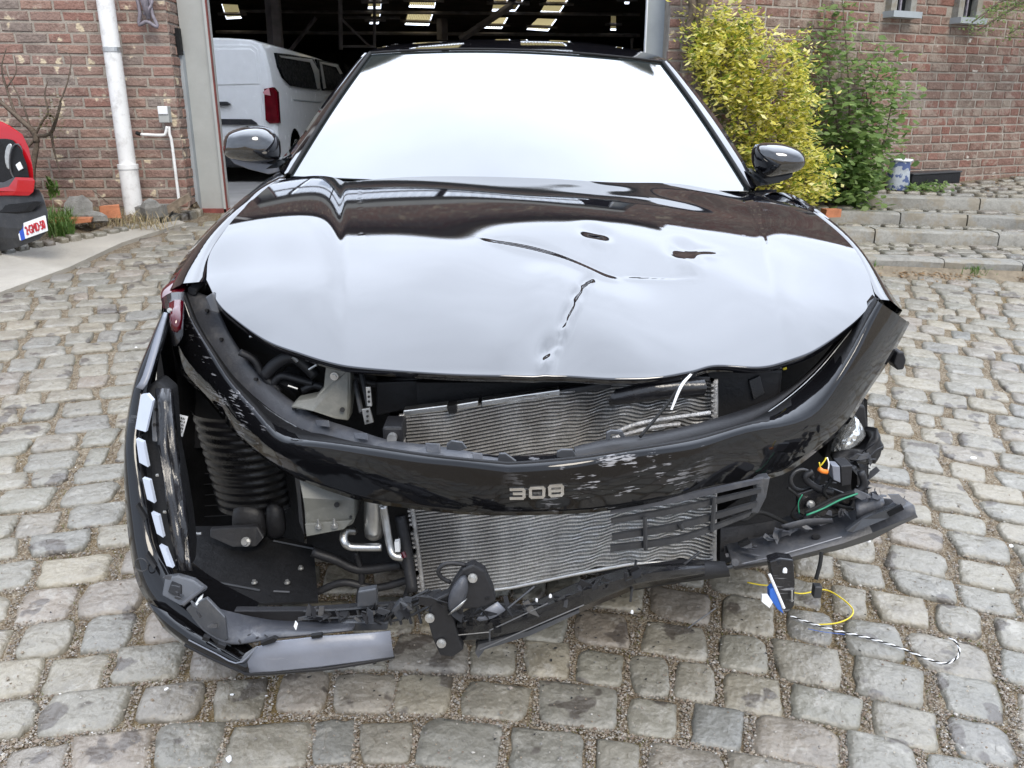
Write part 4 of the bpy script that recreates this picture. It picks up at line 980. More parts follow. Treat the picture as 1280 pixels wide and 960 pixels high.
# flats that mirror the dark building: two spots, the long fold, the beads of the front wrinkle
add_dent(745, 296, .034, .040, .24, .30)
add_dent(856, 319, .036, .062, .27, .0); add_dent(884, 316, .036, .026, .16, -.1)
for k in range(15):
    t = k/14; px_d = 618+t*142; py_d = 302+30*t+14*t*t-4*math.sin(t*3.1); add_dent(px_d, py_d, .024, .016+.012*math.sin(math.pi*min(1, t*1.6)), .17, .36)
for k in range(7): add_dent(790+k*12.5, 347+.5*k-(k > 4)*(k-4)*1.0, .018, .011, .15, .02)
for (a, b, s) in ((736, 352, 1), (730, 358, 1.1), (724, 366, .9), (720, 374, 1.4), (716, 386, 1.1), (711, 395, 1.2), (706, 408, 1.2), (700, 424, .6), (697, 434, .7), (683, 446, 1.5)): add_dent(a, b, .0095*s, .022*s, .50, -.9)
DENTS = NEW
def plan(lst, n): return catmull([hood_hit(*p) for p in lst], n)
NU, NV = 300, 220
front = plan([(258, 350), (272, 378), (292, 398), (330, 425), (370, 441), (430, 458), (520, 466), (600, 470), (660, 471.5), (705, 471), (770, 474.5), (820, 473), (862, 466), (895, 458), (950, 460), (985, 452), (1020, 438), (1058, 412), (1082, 390), (1094, 372)], NU)
rearE = [Vector((AX(2.9)-.745+(1.49)*i/(NU-1), 2.93-.16*abs(2*i/(NU-1)-1)**2.2, 0)) for i in range(NU)]
lf = plan([(258, 350), (262, 318), (284, 284), (318, 248), (345, 226)], 40); rt = plan([(1094, 372), (1083, 338), (1058, 300), (1014, 264), (968, 238)], 40)
lf = catmull(lf+[rearE[0]], NV); rt = catmull(rt+[rearE[-1]], NV)
rows = []
for j in range(NV):
    v = j/(NV-1); row = []
    for i in range(NU):
        u = i/(NU-1)
        p = lf[j]*(1-u)+rt[j]*u+front[i]*(1-v)+rearE[i]*v-(front[0]*(1-u)*(1-v)+front[-1]*u*(1-v)+rearE[0]*(1-u)*v+rearE[-1]*u*v)
        row.append(Vector((p.x, p.y, gz(p.x, p.y)+hoodh(p.x, p.y))))
    rows.append(row)
hood_rows = rows
# rolled lip all round the front
lip = [[p+Vector((0, .001, -.0015)) for p in rows[0]], [p+Vector((0, .004, -.014)) for p in rows[0]], [p+Vector((0, .03, -.018)) for p in rows[0]]]
bon = obj('bonnet', MB().grid(lip[::-1]+rows), M['black_paint'], car, smooth=True)
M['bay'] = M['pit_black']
obj('bonnet_lining', MB().grid([[p+Vector((0, .03, -.022)) for p in r[::13]] for r in rows[::]][::219] if False else [[p+Vector((0, .03, -.022)) for p in r[::13]] for r in rows[:-1:20]+rows[-1:]]), M['bay'], bon)

# ---- windscreen
def curve3(a, b, c, n): 
    out_ = []
    for i in range(n):
        t = i/(n-1); out_.append(a*(1-t)*(1-2*t)+b*4*t*(1-t)+c*t*(2*t-1))
    return out_
B0, B1, B2 = at(362, 220, 2.955), at(650, 231, 2.925), at(937, 239, 2.965)
T0, T1, T2 = at(463, 68, 3.74), at(643, 64, 3.715), at(828, 79, 3.76)
nb_, nt_ = 40, 24
bot, top = curve3(B0, B1, B2, nb_), curve3(T0, T1, T2, nb_)
def pe(k, n): return 0 if k == 0 else 1 if k == n-1 else .002 if k == 1 else .998 if k == n-2 else (k-1)/(n-3)
def quadp(a, b, c, t): return a*(1-t)*(1-2*t)+b*4*t*(1-t)+c*t*(2*t-1)
rows = [[quadp(B0, B1, B2, pe(i, nb_)).lerp(quadp(T0, T1, T2, pe(i, nb_)), pe(j, nt_))+Vector((0, -.008, .011))*math.sin(math.pi*pe(j, nt_)) for i in range(nb_)] for j in range(nt_)]
ws = obj('windscreen', MB().grid(rows), M['glass_front'], car, smooth=True, solid=.005)
# black frit and trim along the pillars, top and scuttle
def strip(name, A, Bp, mat, parent, lift=(0, -.004, .003), **k):
    return obj(name, MB().grid([[p+Vector(lift) for p in A], [p+Vector(lift) for p in Bp]]), mat, parent, smooth=True, **k)
Lc = [r[0] for r in rows]; Rc = [r[-1] for r in rows]; Li = [r[0].lerp(r[-1], .010) for r in rows]; Ri = [r[-1].lerp(r[0], .010) for r in rows]
for c in (Lc, Rc): obj('pillar_seal', MB().tube([p+Vector((0, -.004, .006)) for p in c], .0065, 8), M['rubber'], ws, smooth=True)
obj('header_seal', MB().tube([p+Vector((0, -.002, .005)) for p in rows[-1]], .005, 8), M['rubber'], ws, smooth=True)
def on_glass(px, py, lift=.003):
    d = ray(px, py); best = None
    for r in rows[::1]:
        pass
    A, Bq, Cq = B0.lerp(B2, .5), T0, T2; n_ = (T0-B0).cross(B2-B0).normalized(); n_ = n_ if n_.z > 0 else -n_
    O_ = Vector((0, 0, CAMH)); t = (B0+n_*.016-O_).dot(n_)/d.dot(n_); return O_+d*t+n_*lift
M['frit'] = paint_mat('mirror_mount_print', (.16, .18, .19), 2.15, .03)
obj('sensor_print', MB().prism([on_glass(*q) for q in [(612, 72), (700, 73), (688, 84), (672, 88), (668, 101), (625, 100), (621, 87), (606, 83)]], (0, .001, .001)), M['frit'], ws)
# cowl behind the bonnet
cw = [[p+Vector((0, .005, -.012)) for p in hood_rows[-1]], [p+Vector((0, .06, -.03)) for p in hood_rows[-1]], [p+Vector((0, .16, -.01)) for p in hood_rows[-1]]]
obj('scuttle_panel', MB().grid(cw), M['plastic'], car, smooth=True)
# ---- pillars, roof and upper body
def hw(y): return .905 if y < 4.6 else .905-.05*(y-4.6)
pl_out = [at(349, 214, 2.985), at(372, 178, 3.165), at(404, 130, 3.40), at(438, 86, 3.635), at(456, 66, 3.76)]
pr_out = [at(946, 233, 2.99), at(923, 190, 3.18), at(890, 140, 3.415), at(853, 95, 3.645), at(835, 75, 3.77)]
for o_, inn in ((pl_out, Lc), (pr_out, Rc)):
    O = catmull(o_, nt_); mid = [(a+b)/2+Vector((0, -.001, .0015)) for a, b in zip(O, inn)]
    obj('front_pillar', MB().grid([inn, mid, O, [p+Vector((0, .05, -.03)) for p in O]]), M['black_paint'], car, smooth=True)
roof_out = catmull([at(456, 66, 3.80), at(474, 59, 4.05), at(520, 53.5, 4.35), at(580, 50, 4.42), at(640, 49, 4.44), at(705, 51, 4.42), at(765, 57, 4.35), at(812, 67, 4.05), at(835, 75, 3.80)], nb_)
rr0 = rows[-1]
def roof_row(t):
    return [rr0[i].lerp(roof_out[i], t)+Vector((0, 0, .004*math.sin(math.pi*t))) for i in range(nb_)]
rws = [roof_row(t) for t in (0, .1, .3, .55, .8, 1.0)]
for y, dz, w in ((5.0, .0, 1.0), (5.5, -.05, .97), (5.85, -.14, .93)):
    rws.append([CW((-.56+1.12*i/(nb_-1))*w, y, 1.33+dz-.05*abs(2*i/(nb_-1)-1)**3) for i in range(nb_)])
rws.append([CW((-.60+1.20*i/(nb_-1)), 6.12, .98) for i in range(nb_)])
rws.append([CW((-.72+1.44*i/(nb_-1)), 6.2, .6) for i in range(nb_)]); rws.append([CW((-.72+1.44*i/(nb_-1)), 6.15, .25) for i in range(nb_)])
obj('roof', MB().grid(rws), M['black_paint'], car, smooth=True)
for sgn in (-1, 1):
    # door and rear quarter, lower and glasshouse
    ys_ = [2.95, 3.2, 3.6, 4.1, 4.7, 5.3, 5.8, 6.15]; low = MB(); rowsb = []
    for y in ys_:
        w = .90-(.0 if y < 5.3 else (y-5.3)*.16); sh = 1.0 if y > 3.5 else .98
        rowsb.append([CW(sgn*w*.97, y, .20), CW(sgn*w*1.0, y, .42), CW(sgn*w*1.01, y, .65), CW(sgn*w*.985, y, .84), CW(sgn*w*.93, y, .95), CW(sgn*w*.87, y, sh)])
    obj('body_side', low.grid(rowsb), M['black_paint'], car, smooth=True)
    gw = MB(); topx = [.825, .770, .685, .625, .60, .58, .54, .50]
    obj('side_glass', gw.grid([[CW(sgn*.865, y, .985), CW(sgn*(.865*.4+tx*.6), y, .985+.6*(tz-.985)), CW(sgn*tx, y, tz)] for y, tx, tz in zip(ys_, topx, (.99, 1.03, 1.225, 1.315, 1.33, 1.30, 1.17, 1.0))]), M['glass_dark'], car, smooth=True)
    for y in (5.05,):
        w = obj('wheel', MB().cyl(CW(sgn*.66, y, .32), CW(sgn*.89, y, .32), .32, 28), M['rubber'], car, autos=40)
        obj('rim', MB().cyl(CW(sgn*.80, y, .32), CW(sgn*.895, y, .32), .22, 24), M['alu'], w, autos=40)
# ---- front wings
def wing(outer, inner, lower, name='front_wing'):
    n = 30; O, I, D = catmull(outer, n), catmull(inner, n), catmull(lower, n)
    mid = [(a+b)/2+Vector((0, 0, .012)) for a, b in zip(O, I)]
    return obj(name, MB().grid([[p+Vector((0, .0, -.025)) for p in I], I, mid, O, [a.lerp(b, .35)+Vector(((a.x-.0)*.02, 0, 0)) for a, b in zip(O, D)], D]), M['black_paint'], car, smooth=True)
Lin = [hood_rows[int(k)][0]+Vector((-.006, 0, -.004)) for k in (NV-1, NV*.75, NV*.5, NV*.25, 0)]
Rin = [hood_rows[int(k)][-1]+Vector((.006, 0, -.004)) for k in (NV-1, NV*.75, NV*.5, NV*.25, 0)]
Lout = [at(346, 216, 3.05), at(318, 236, 2.88), at(284, 264, 2.66), at(248, 300, 2.44), at(222, 334, 2.26), at(203, 368, 2.12)]
Rout = [at(948, 236, 3.08), at(990, 250, 2.90), at(1024, 266, 2.72), at(1066, 300, 2.60), at(1099, 344, 2.42), at(1128, 388, 2.22)]
wing(Lout, Lin, [p+Vector((-.02, 0, -.40)) for p in Lout]); wing(Rout, Rin, [p+Vector((-.03-.16*sstep(2.7, 2.1, p.y), .05, -.30)) for p in Rout])
obj('wing_dark_backing', MB().prism([at(q[0], q[1], 2.30) for q in [(925, 455), (1010, 430), (1080, 372), (1100, 372), (1100, 400), (1020, 520), (925, 545)]], (0, .02, 0)), M['pit_black'], car)  # added dark backing, keeps the gap between bonnet and flange dark
# front wheels (left one bare in its arch, right hidden)
for sgn in (-1, 1):
    w = obj('wheel', MB().cyl(CW(sgn*.60, 2.62, .32), CW(sgn*.83, 2.62, .32), .32, 32), M['rubber'], car, autos=40)
    obj('rim', MB().cyl(CW(sgn*.74, 2.62, .32), CW(sgn*.835, 2.62, .32), .22, 24), M['alu'], w, autos=40)
# ---- mirrors
def mirror(out_px, Y, trim_px, arm_px, glass=True):
    P = [at(a, b, Y) for a, b in out_px]
    mr_ = obj('side_mirror', dome(P, .10, n=32, rings=8, back=.05), M['mirror_paint'], car, smooth=True)
    T = [at(a, b, Y-.012) for a, b in trim_px]; obj('mirror_base', MB().prism(T, (0, .10, 0)), M['pale_plastic'] if arm_px else M['plastic'], mr_, bevel=.004)
    return mr_
ml = mirror([(281, 181), (285, 167), (299, 160), (318, 157), (336, 160), (348, 172), (351, 186), (349, 199), (334, 203), (312, 203), (290, 198), (282, 192)], 3.16,
       [(284, 195), (292, 198), (322, 203), (346, 206), (352, 214), (336, 218), (312, 212), (293, 205)], True)
mr2 = mirror([(941, 186), (946, 180), (962, 178), (980, 180), (997, 187), (1004, 196), (1003, 207), (994, 214), (975, 219), (955, 222), (945, 215), (940, 200)], 3.2,
       [(943, 220), (956, 222), (978, 219), (992, 216), (990, 222), (972, 229), (950, 233), (940, 228)], False)
obj('mirror_stalk', MB().tube([at(340, 205, 3.16), at(352, 207, 3.2), at(358, 205, 3.25)], .025, 8), M['plastic'], ml)
obj('mirror_stalk', MB().tube([at(950, 226, 3.2), at(940, 222, 3.2), at(935, 218, 3.25)], .025, 8), M['plastic'], mr2)

# ---- painted front panel hanging across the front
def FY_(px): return 1.545+.56*((px-672)/455)**2
def fp(a, b, o=0): return at(a, b, FY_(a)+o)
def TO(a): return .040+.055*min(1, ((a-672)/300)**2)
def ft(a, b, o=0): return fp(a, b, TO(a)+o)
NF = 90
topE = [(231, 366), (252, 415), (290, 471), (335, 512), (380, 539), (402, 544), (459, 558), (545, 571), (620, 578.5), (646, 579.5), (721, 573), (800, 561), (870, 548), (920, 535), (942, 527), (987, 496), (1025, 461), (1062, 416), (1096, 373)]
bevE = [(229, 370), (240, 402), (264, 440), (288, 478), (318, 512), (350, 548), (388, 552), (459, 560.5), (545, 573), (620, 580.5), (646, 581.5), (721, 575), (800, 563), (870, 551), (940, 531), (976, 528), (1010, 517), (1034, 493), (1062, 446), (1080, 410), (1098, 377)]
botE = [(203, 382), (211, 411), (226, 464), (264, 506), (301, 550), (346, 584), (380, 602), (447, 625), (515, 636), (600, 644), (700, 643), (762, 638), (850, 622), (940, 603), (985, 590), (1030, 557), (1060, 530), (1085, 490), (1112, 450), (1137, 404)]
def res(lst, n, o=0):
    P = catmull([Vector((a, b, 0)) for a, b in lst], 400); out_ = []
    # resample by px fraction so rows correspond
    x0, x1 = P[0].x, P[-1].x
    for i in range(n):
        s = i/(n-1); s = .5-.5*math.cos(math.pi*s)*(1-.25*math.sin(math.pi*s)); x = x0+(x1-x0)*s
        k = min(range(len(P)), key=lambda q: abs(P[q].x-x)); out_.append((P[k].x, P[k].y))
    return out_
tE, bE, oE = res(topE, NF), res(bevE, NF), res(botE, NF)
rows = []
def fr(a, b, oa=0, ob=0, t=0): return a.lerp(b, t)
top_ = [ft(*q) for q in tE]; bev_ = [fp(*q, -.022) for q in bE]; bo_ = [fp(*q, .012) for q in oE]
hump = lambda s: math.sin(math.pi*s)
mids = []
for t in (.12, .3, .5, .7, .88):
    mids.append([bev_[i].lerp(bo_[i], t)+Vector((0, -.012*math.sin(math.pi*t)+(.006*noise.noise(bev_[i]*7+Vector((0, 0, t*3)))), 0)) for i in range(NF)])
rows = [[p+Vector((0, .03, .004)) for p in top_], top_, [a.lerp(b, .5)+Vector((0, -.006, .004)) for a, b in zip(top_, bev_)], bev_]+mids+[bo_, [p+Vector((0, .012, .003)) for p in bo_]]
m, N, L, b = newmat('scratched_black_paint')
g = geo(N).outputs['Position']; b.inputs['IOR'].default_value = 1.5
msk = N.new('ShaderNodeVectorMath'); msk.operation = 'DISTANCE'; msk.inputs[1].default_value = fp(770, 600); L.new(g, msk.inputs[0])
msk2 = N.new('ShaderNodeVectorMath'); msk2.operation = 'DISTANCE'; msk2.inputs[1].default_value = fp(285, 500); L.new(g, msk2.inputs[0])
mi = N.new('ShaderNodeMath'); mi.operation = 'MINIMUM'; L.new(msk.outputs['Value'], mi.inputs[0]); L.new(msk2.outputs['Value'], mi.inputs[1])
fa = N.new('ShaderNodeMapRange'); fa.inputs[1].default_value = .04; fa.inputs[2].default_value = .24; fa.inputs[3].default_value = 1; fa.inputs[4].default_value = 0; L.new(mi.outputs[0], fa.inputs[0])
mpp = N.new('ShaderNodeMapping'); mpp.inputs['Scale'].default_value = (18, 18, 210); mpp.inputs['Rotation'].default_value = (0, -.45, 0); L.new(g, mpp.inputs[0])
n3 = nnoise(N, L, 1.0, 4, .65, mpp.outputs[0]); n4 = nnoise(N, L, 16, 3, .6, g)
ml_ = N.new('ShaderNodeMath'); ml_.operation = 'MULTIPLY'; L.new(n3.outputs['Fac'], ml_.inputs[0]); L.new(n4.outputs['Fac'], ml_.inputs[1])
mr = N.new('ShaderNodeMapRange'); mr.inputs[1].default_value = .315; mr.inputs[2].default_value = .345; L.new(ml_.outputs[0], mr.inputs[0])
mf = N.new('ShaderNodeMath'); mf.operation = 'MULTIPLY'; L.new(mr.outputs[0], mf.inputs[0]); L.new(fa.outputs[0], mf.inputs[1])
c = mixc(N, L, mf.outputs[0], (.006, .006, .007), (.34, .34, .36)); L.new(c, b.inputs['Base Color'])
rg = N.new('ShaderNodeMapRange'); rg.inputs[3].default_value = .07; rg.inputs[4].default_value = .5; L.new(mf.outputs[0], rg.inputs[0]); L.new(rg.outputs[0], b.inputs['Roughness'])
nw = nnoise(N, L, 9, 3, .5, g); bpn = N.new('ShaderNodeBump'); bpn.inputs['Strength'].default_value = .35; bpn.inputs['Distance'].default_value = .004; L.new(nw.outputs['Fac'], bpn.inputs['Height']); L.new(bpn.outputs[0], b.inputs['Normal'])
M['scuffed_black'] = m
fpn = obj('front_panel', MB().grid(rows), M['scuffed_black'], car, smooth=True)
obj('panel_back', MB().grid([[p+Vector((0, .012, 0)) for p in r] for r in rows[1:-1]]), M['pit_black'], fpn, smooth=True)
# bright torn paint edge
obj('edge_line', MB().tube([ft(q[0], q[1]-.6, -.004) for q in tE[8:-3]], .0012, 5), M['alu'], fpn)
# matt flange with clip holes (left) and padded strip (right)
flu = [(247, 366), (262, 371), (272, 384), (288, 418), (316, 458), (360, 497), (402, 522), (440, 535), (480, 549), (500, 553), (560, 560), (600, 568), (628, 573), (644, 578)]
fll = [(232, 367), (238, 385), (254, 415), (292, 470), (337, 511), (380, 538), (404, 543), (459, 557), (500, 564), (545, 570.5), (580, 575), (610, 578), (630, 579), (646, 580)]
n = 44; U_, L_ = catmull([ft(a, b, .055) for a, b in flu], n), catmull([ft(a, b, .0) for a, b in fll], n)
fl_ = obj('bumper_flange', MB().grid([L_, [a.lerp(b_, .35)+Vector((0, -.003, .008)) for a, b_ in zip(L_, U_)], [a.lerp(b_, .8)+Vector((0, 0, .006)) for a, b_ in zip(L_, U_)], U_, [p+Vector((0, .012, -.02)) for p in U_]]), M['pale_plastic'], car, smooth=True)
M['flange'] = simple('matt_flange', (.048, .05, .058), .45, scratch=.25, var=.2, bump=.2, bscale=80, dust=.2, spec=.5)
fl_.data.materials.clear(); fl_.data.materials.append(M['flange'])
for (a, b_) in ((258, 388), (276, 424), (319, 474), (367, 511), (404, 530)):
    c_ = ft(a, b_, .012); obj('clip_hole', MB().cyl(c_, c_+Vector((0, .012, -.004)), .0045, 10), M['pit_black'], fl_)
for (a, b_, w, hh) in ((403, 529, 9, 5), (451, 545, 9, 5), (541, 560, 10, 7), (597, 571, 7, 6)):
    q = [ft(a-w, b_-hh+1, .008), ft(a+w-1, b_-hh+2, .008), ft(a+w, b_+hh, -.004), ft(a-w+2, b_+hh-2, -.004)]; obj('snap_clip', MB().prism(q, (0, .004, 0)), M['flange'], fl_, bevel=.002)
for lst in ([(624, 567), (632, 567), (646, 577), (640, 580), (622, 577)], [(558, 556), (564, 551), (578, 553), (584, 561), (575, 564), (558, 562)], [(696, 565), (702, 562), (716, 562), (720, 570), (712, 574), (696, 572)], [(758, 541), (764, 538), (778, 539), (782, 547), (776, 547), (773, 543), (764, 543), (762, 550), (758, 551)]):
    obj('latch_tab', MB().prism([ft(a, b_, .0) for a, b_ in lst], (0, .008, 0)), M['grey_plastic'], fl_, bevel=.002)
psu = [(717, 562), (759, 551), (815, 544), (871, 531), (890, 525), (930, 512), (968, 498), (1008, 471), (1042, 438), (1068, 400)]
psl = [(718, 573), (760, 567), (815, 559), (871, 547), (900, 540), (938, 528), (980, 498), (1018, 464), (1052, 425), (1080, 394)]
U2, L2 = catmull([ft(a, b_, .07) for a, b_ in psu], n), catmull([ft(a, b_, .0) for a, b_ in psl], n)
M['matt_black'] = simple('matt_black_rubber', (.014, .014, .016), .5, var=.25, bump=.2, bscale=60, spec=.4)
obj('padded_strip', MB().grid([L2, [a.lerp(b_, .3)+Vector((0, -.012, .014)) for a, b_ in zip(L2, U2)], [a.lerp(b_, .75)+Vector((0, -.006, .014)) for a, b_ in zip(L2, U2)], U2, [p+Vector((0, .01, -.03)) for p in U2]]), M['matt_black'], car, smooth=True)
# badge
def badge(strokes, n_='numeral'):
    mb_ = MB()
    for s in strokes:
        P = [fp(a, b_, -.024) for a, b_ in s]
        for a, b_ in zip(P[:-1], P[1:]):
            d = (b_-a).normalized(); s_ = Vector((-d.z, 0, d.x))*.0030; e = d*.0022
            mb_.prism([a-s_-e, b_-s_+e, b_+s_+e, a+s_-e], (0, .006, 0))
    return obj(n_, mb_, M['alu'], bdg)
bdg = obj('model_badge', MB().prism([fp(638, 612, -.012), fp(640, 612, -.012), fp(640, 613, -.012), fp(638, 613, -.012)], (0, .002, 0)), M['pit_black'], fpn)
badge([[(638.5, 612.2), (653.5, 611.8), (655, 613.5), (655, 621.2), (653.2, 623), (638.5, 623.2)], [(642.5, 617.4), (654.5, 617.2)]])
badge([[(664, 610.5), (678.5, 609.8), (680, 611.5), (679.5, 620), (678, 621.6), (665, 622), (663.2, 620.5), (663, 612), (664, 610.5)]])
badge([[(688, 608), (701.5, 607), (703, 609), (703, 617.5), (701.5, 619.2), (689.5, 620), (687.5, 618.5), (687, 609.5), (688, 608)], [(688, 614), (702.5, 613)]])
# left corner: cap coloured as the red car's reflection, red side reflector below
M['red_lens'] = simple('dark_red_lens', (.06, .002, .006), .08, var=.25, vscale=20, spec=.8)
obj('red_reflection_cap', dome([at(201, 372, 2.10), at(204, 360, 2.14), at(222, 346, 2.2), at(234, 342, 2.24), at(231, 356, 2.18), at(228, 366, 2.1), at(214, 376, 2.07), at(205, 381, 2.07)], .02, n=20, rings=3, back=.03), M['red_lens'], car, smooth=True)
obj('corner_face', MB().grid([catmull([at(203, 374, 2.06), at(214, 367, 2.04), at(230, 366, 2.05)], 6), catmull([at(209, 400, 2.0), at(218, 398, 1.985), at(230, 396, 2.0)], 6), catmull([at(215, 432, 1.96), at(222, 432, 1.95), at(229, 420, 1.96)], 6)]), M['gloss_plastic'], car, smooth=True, solid=.004)
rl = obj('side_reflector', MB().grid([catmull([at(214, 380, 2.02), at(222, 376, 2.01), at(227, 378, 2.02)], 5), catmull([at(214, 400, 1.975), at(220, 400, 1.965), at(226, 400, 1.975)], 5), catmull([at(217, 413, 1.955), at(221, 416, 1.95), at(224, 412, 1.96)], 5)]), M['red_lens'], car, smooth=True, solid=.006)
c_ = at(212.5, 388, 1.99); obj('screw', MB().bolt(c_, (0, -1, .2), .005), M['steel'], car)

def core_mat(name, c0, c1, metal, fine):
    m, N, L, b = newmat(name); g = geo(N).outputs['Position']
    mp_ = N.new('ShaderNodeMapping'); mp_.inputs['Scale'].default_value = (13, 1, 3.5); L.new(g, mp_.inputs[0]); n1 = nnoise(N, L, 1.0, 5, .62, mp_.outputs[0])
    dd = N.new('ShaderNodeVectorMath'); dd.operation = 'DISTANCE'; dd.inputs[1].default_value = at(740, 690, 1.86); mq = N.new('ShaderNodeMapping'); L.new(g, dd.inputs[0])
    fa = N.new('ShaderNodeMapRange'); fa.inputs[1].default_value = .10; fa.inputs[2].default_value = .42; fa.inputs[3].default_value = .42; fa.inputs[4].default_value = -.08; L.new(dd.outputs['Value'], fa.inputs[0])
    ad = N.new('ShaderNodeMath'); ad.operation = 'ADD'; L.new(n1.outputs['Fac'], ad.inputs[0]); L.new(fa.outputs[0], ad.inputs[1])
    fac = N.new('ShaderNodeMapRange'); fac.inputs[1].default_value = .42; fac.inputs[2].default_value = .82; L.new(ad.outputs[0], fac.inputs[0])
    nf = nnoise(N, L, 1.0, 2, .5); mf_ = N.new('ShaderNodeMapping'); mf_.inputs['Scale'].default_value = (520, 60, 90); L.new(g, mf_.inputs[0]); L.new(mf_.outputs[0], nf.inputs['Vector'])
    c = mixc(N, L, fac.outputs[0], c0, c1); v = rmp(N, L, nf.outputs['Fac'], [(.35, (fine, fine, fine)), (.65, (1, 1, 1))]).outputs[0]
    c = mixc(N, L, 1, c, v, 'MULTIPLY'); L.new(c, b.inputs['Base Color']); b.inputs['Metallic'].default_value = metal; b.inputs['Roughness'].default_value = .45
    bp_ = N.new('ShaderNodeBump'); bp_.inputs['Strength'].default_value = .8; bp_.inputs['Distance'].default_value = .003; L.new(nf.outputs['Fac'], bp_.inputs['Height']); L.new(bp_.outputs[0], b.inputs['Normal']); return m
M['tube_metal'] = core_mat('core_tube', (.42, .41, .40), (.85, .85, .84), .6, .7)
M['core_mesh'] = core_mat('core_mesh', (.15, .145, .14), (.75, .75, .74), .5, .35)
# ---- radiator with crushed lower right corner
def rad_top(px): # outline of the core in the picture
    return np.interp(px, [500, 560, 640, 690, 760, 830, 893], [520, 514, 497, 491, 481, 476, 474])
def rad_bot(px): return np.interp(px, [520, 560, 600, 640, 720, 790, 850, 900], [747, 741, 738, 733, 716, 703, 700, 704])
def rad_left(py): return 500+(py-516)*.093
def rad_y(px, py):
    y = 1.86+.0*py
    wx, wy = (px-700)/200, (py-600)/140
    y += .018*math.sin(px*.045)*sstep(560, 700, px)+.012*math.sin(px*.09+py*.02)*sstep(600, 760, px)
    y += .035*math.exp(-((px-740)/90)**2)*sstep(470, 640, py)*1.0
    return y
rad = obj('radiator', MB().box(at(700, 600, 1.93), (.70, .02, .52)), M['pit_black'], car)
NT = 54; tubes = MB(); bright = MB(); gaps = MB()
rw_ = []
for k in range(NT+1):
    v = k/NT; line = []; nseg = 74
    for i in range(nseg+1):
        u = i/nseg; px = 506+u*388+v*20*(1-u)
        t_, b_ = float(rad_top(px)), float(rad_bot(px))
        py = t_+(b_-t_)*v
        wob = sstep(.25, .8, u)
        py += wob*(1.7*math.sin(px*.07+v*9)+1.4*math.sin(px*.17+v*23)+1.2*noise.noise(Vector((px*.05, v*14, 0))))
        line.append(at(px, py, rad_y(px, py)+wob*.007*noise.noise(Vector((px*.09, v*30, 4)))))
    rw_.append(line)
for k in range(NT):
    A, B2_ = rw_[k], rw_[k+1]
    tt = [a.lerp(b_, .40) for a, b_ in zip(A, B2_)]
    tubes.grid([[p+Vector((0, .012, 0)) for p in A], [p+Vector((0, -.006, 0)) for p in A], [p+Vector((0, -.006, 0)) for p in tt], [p+Vector((0, .012, 0)) for p in tt]])
    gaps.grid([[p+Vector((0, .004, 0)) for p in tt], [p+Vector((0, .004, 0)) for p in B2_]])
obj('fin', tubes, M['tube_metal'], rad, kind='stuff')
obj('mesh', gaps, M['core_mesh'], rad)
# header tanks with toothed crimp
def crimp(pts, r, name, teeth, side):
    P = catmull(pts, 40); o_ = obj(name, MB().tube(P, r, 8), M['fin'], rad, smooth=True); mt = MB()
    for k in range(teeth):
        p = P[int(k/(teeth-1)*39)]; q = P[min(39, int(k/(teeth-1)*39)+1)]; mt.box(p+Vector((side*r*1.1, -.004, 0)), (r*.9, .01, .0055))
    obj('crimp_teeth', mt, M['fin'], o_, kind='stuff'); return o_
crimp([at(501, 518, 1.85), at(506, 570, 1.85), at(516, 642, 1.85), at(524, 700, 1.85), at(529, 742, 1.85)], .0065, 'header_tank', 48, -1)
crimp([at(894, 474, 1.87), at(894, 520, 1.87), at(893, 600, 1.87), at(892, 705, 1.87)], .007, 'header_tank', 44, -1)
for seg in ([(504, 518), (560, 511)], [(570, 510.5), (598, 506)], [(602, 506), (650, 499), (700, 492)]):
    obj('top_rail', MB().prism([at(seg[0][0], seg[0][1]-5, 1.85)]+[at(a, b_-5, 1.85) for a, b_ in seg[1:]]+[at(a, b_+3, 1.85) for a, b_ in seg[::-1]], (0, .03, 0)), M['alu'], rad, bevel=.003)
obj('top_rail', MB().prism([at(700, 488, 1.86), at(760, 478, 1.86), at(840, 470, 1.87), at(888, 471, 1.87), at(888, 477, 1.87), at(840, 477, 1.86), at(760, 486, 1.86), at(700, 496, 1.86)], (0, .03, 0)), M['plastic'], rad, bevel=.003)
obj('rail_clip', MB().prism([at(559, 508, 1.83), at(570, 506, 1.83), at(571, 516, 1.83), at(561, 517, 1.83)], (0, .03, 0)), M['pit_black'], rad)
obj('bottom_rail', MB().tube([at(a, float(rad_bot(a))+1.5, 1.85) for a in range(530, 900, 12)], .005, 6), M['alu'], rad, smooth=True)
# hanging cable and torn white strip in front of the core
obj('hanging_cable', MB().tube(catmull([at(866, 466, 1.76), at(848, 486, 1.74), at(832, 508, 1.72), at(800, 546, 1.66)], 20), .0035, 6), M['rubber'], car, smooth=True)
obj('torn_strip', MB().grid([catmull([at(863, 467, 1.74), at(850, 482, 1.73), at(838, 512, 1.72)], 12), catmull([at(865.5, 468, 1.74), at(853, 484, 1.73), at(840.5, 512.5, 1.72)], 12)]), M['white'], car, solid=.002)
cb_ = obj('crushed_duct', MB().grid([catmull([at(770, 486, 1.83), at(820, 478, 1.81), at(880, 473, 1.83)], 16), catmull([at(760, 500, 1.80), at(822, 486, 1.79), at(884, 484, 1.80)], 16), catmull([at(762, 508, 1.83), at(824, 500, 1.82), at(880, 496, 1.83)], 16)]), M['gloss_plastic'], car, smooth=True)
for pts in ([(770, 540), (800, 529), (850, 521), (888, 516)], [(765, 548), (812, 535), (850, 530)]):
    obj('crushed_pipe', MB().tube(catmull([at(a, b_, 1.80) for a, b_ in pts], 12), .006, 6), M['fin'], car, smooth=True)

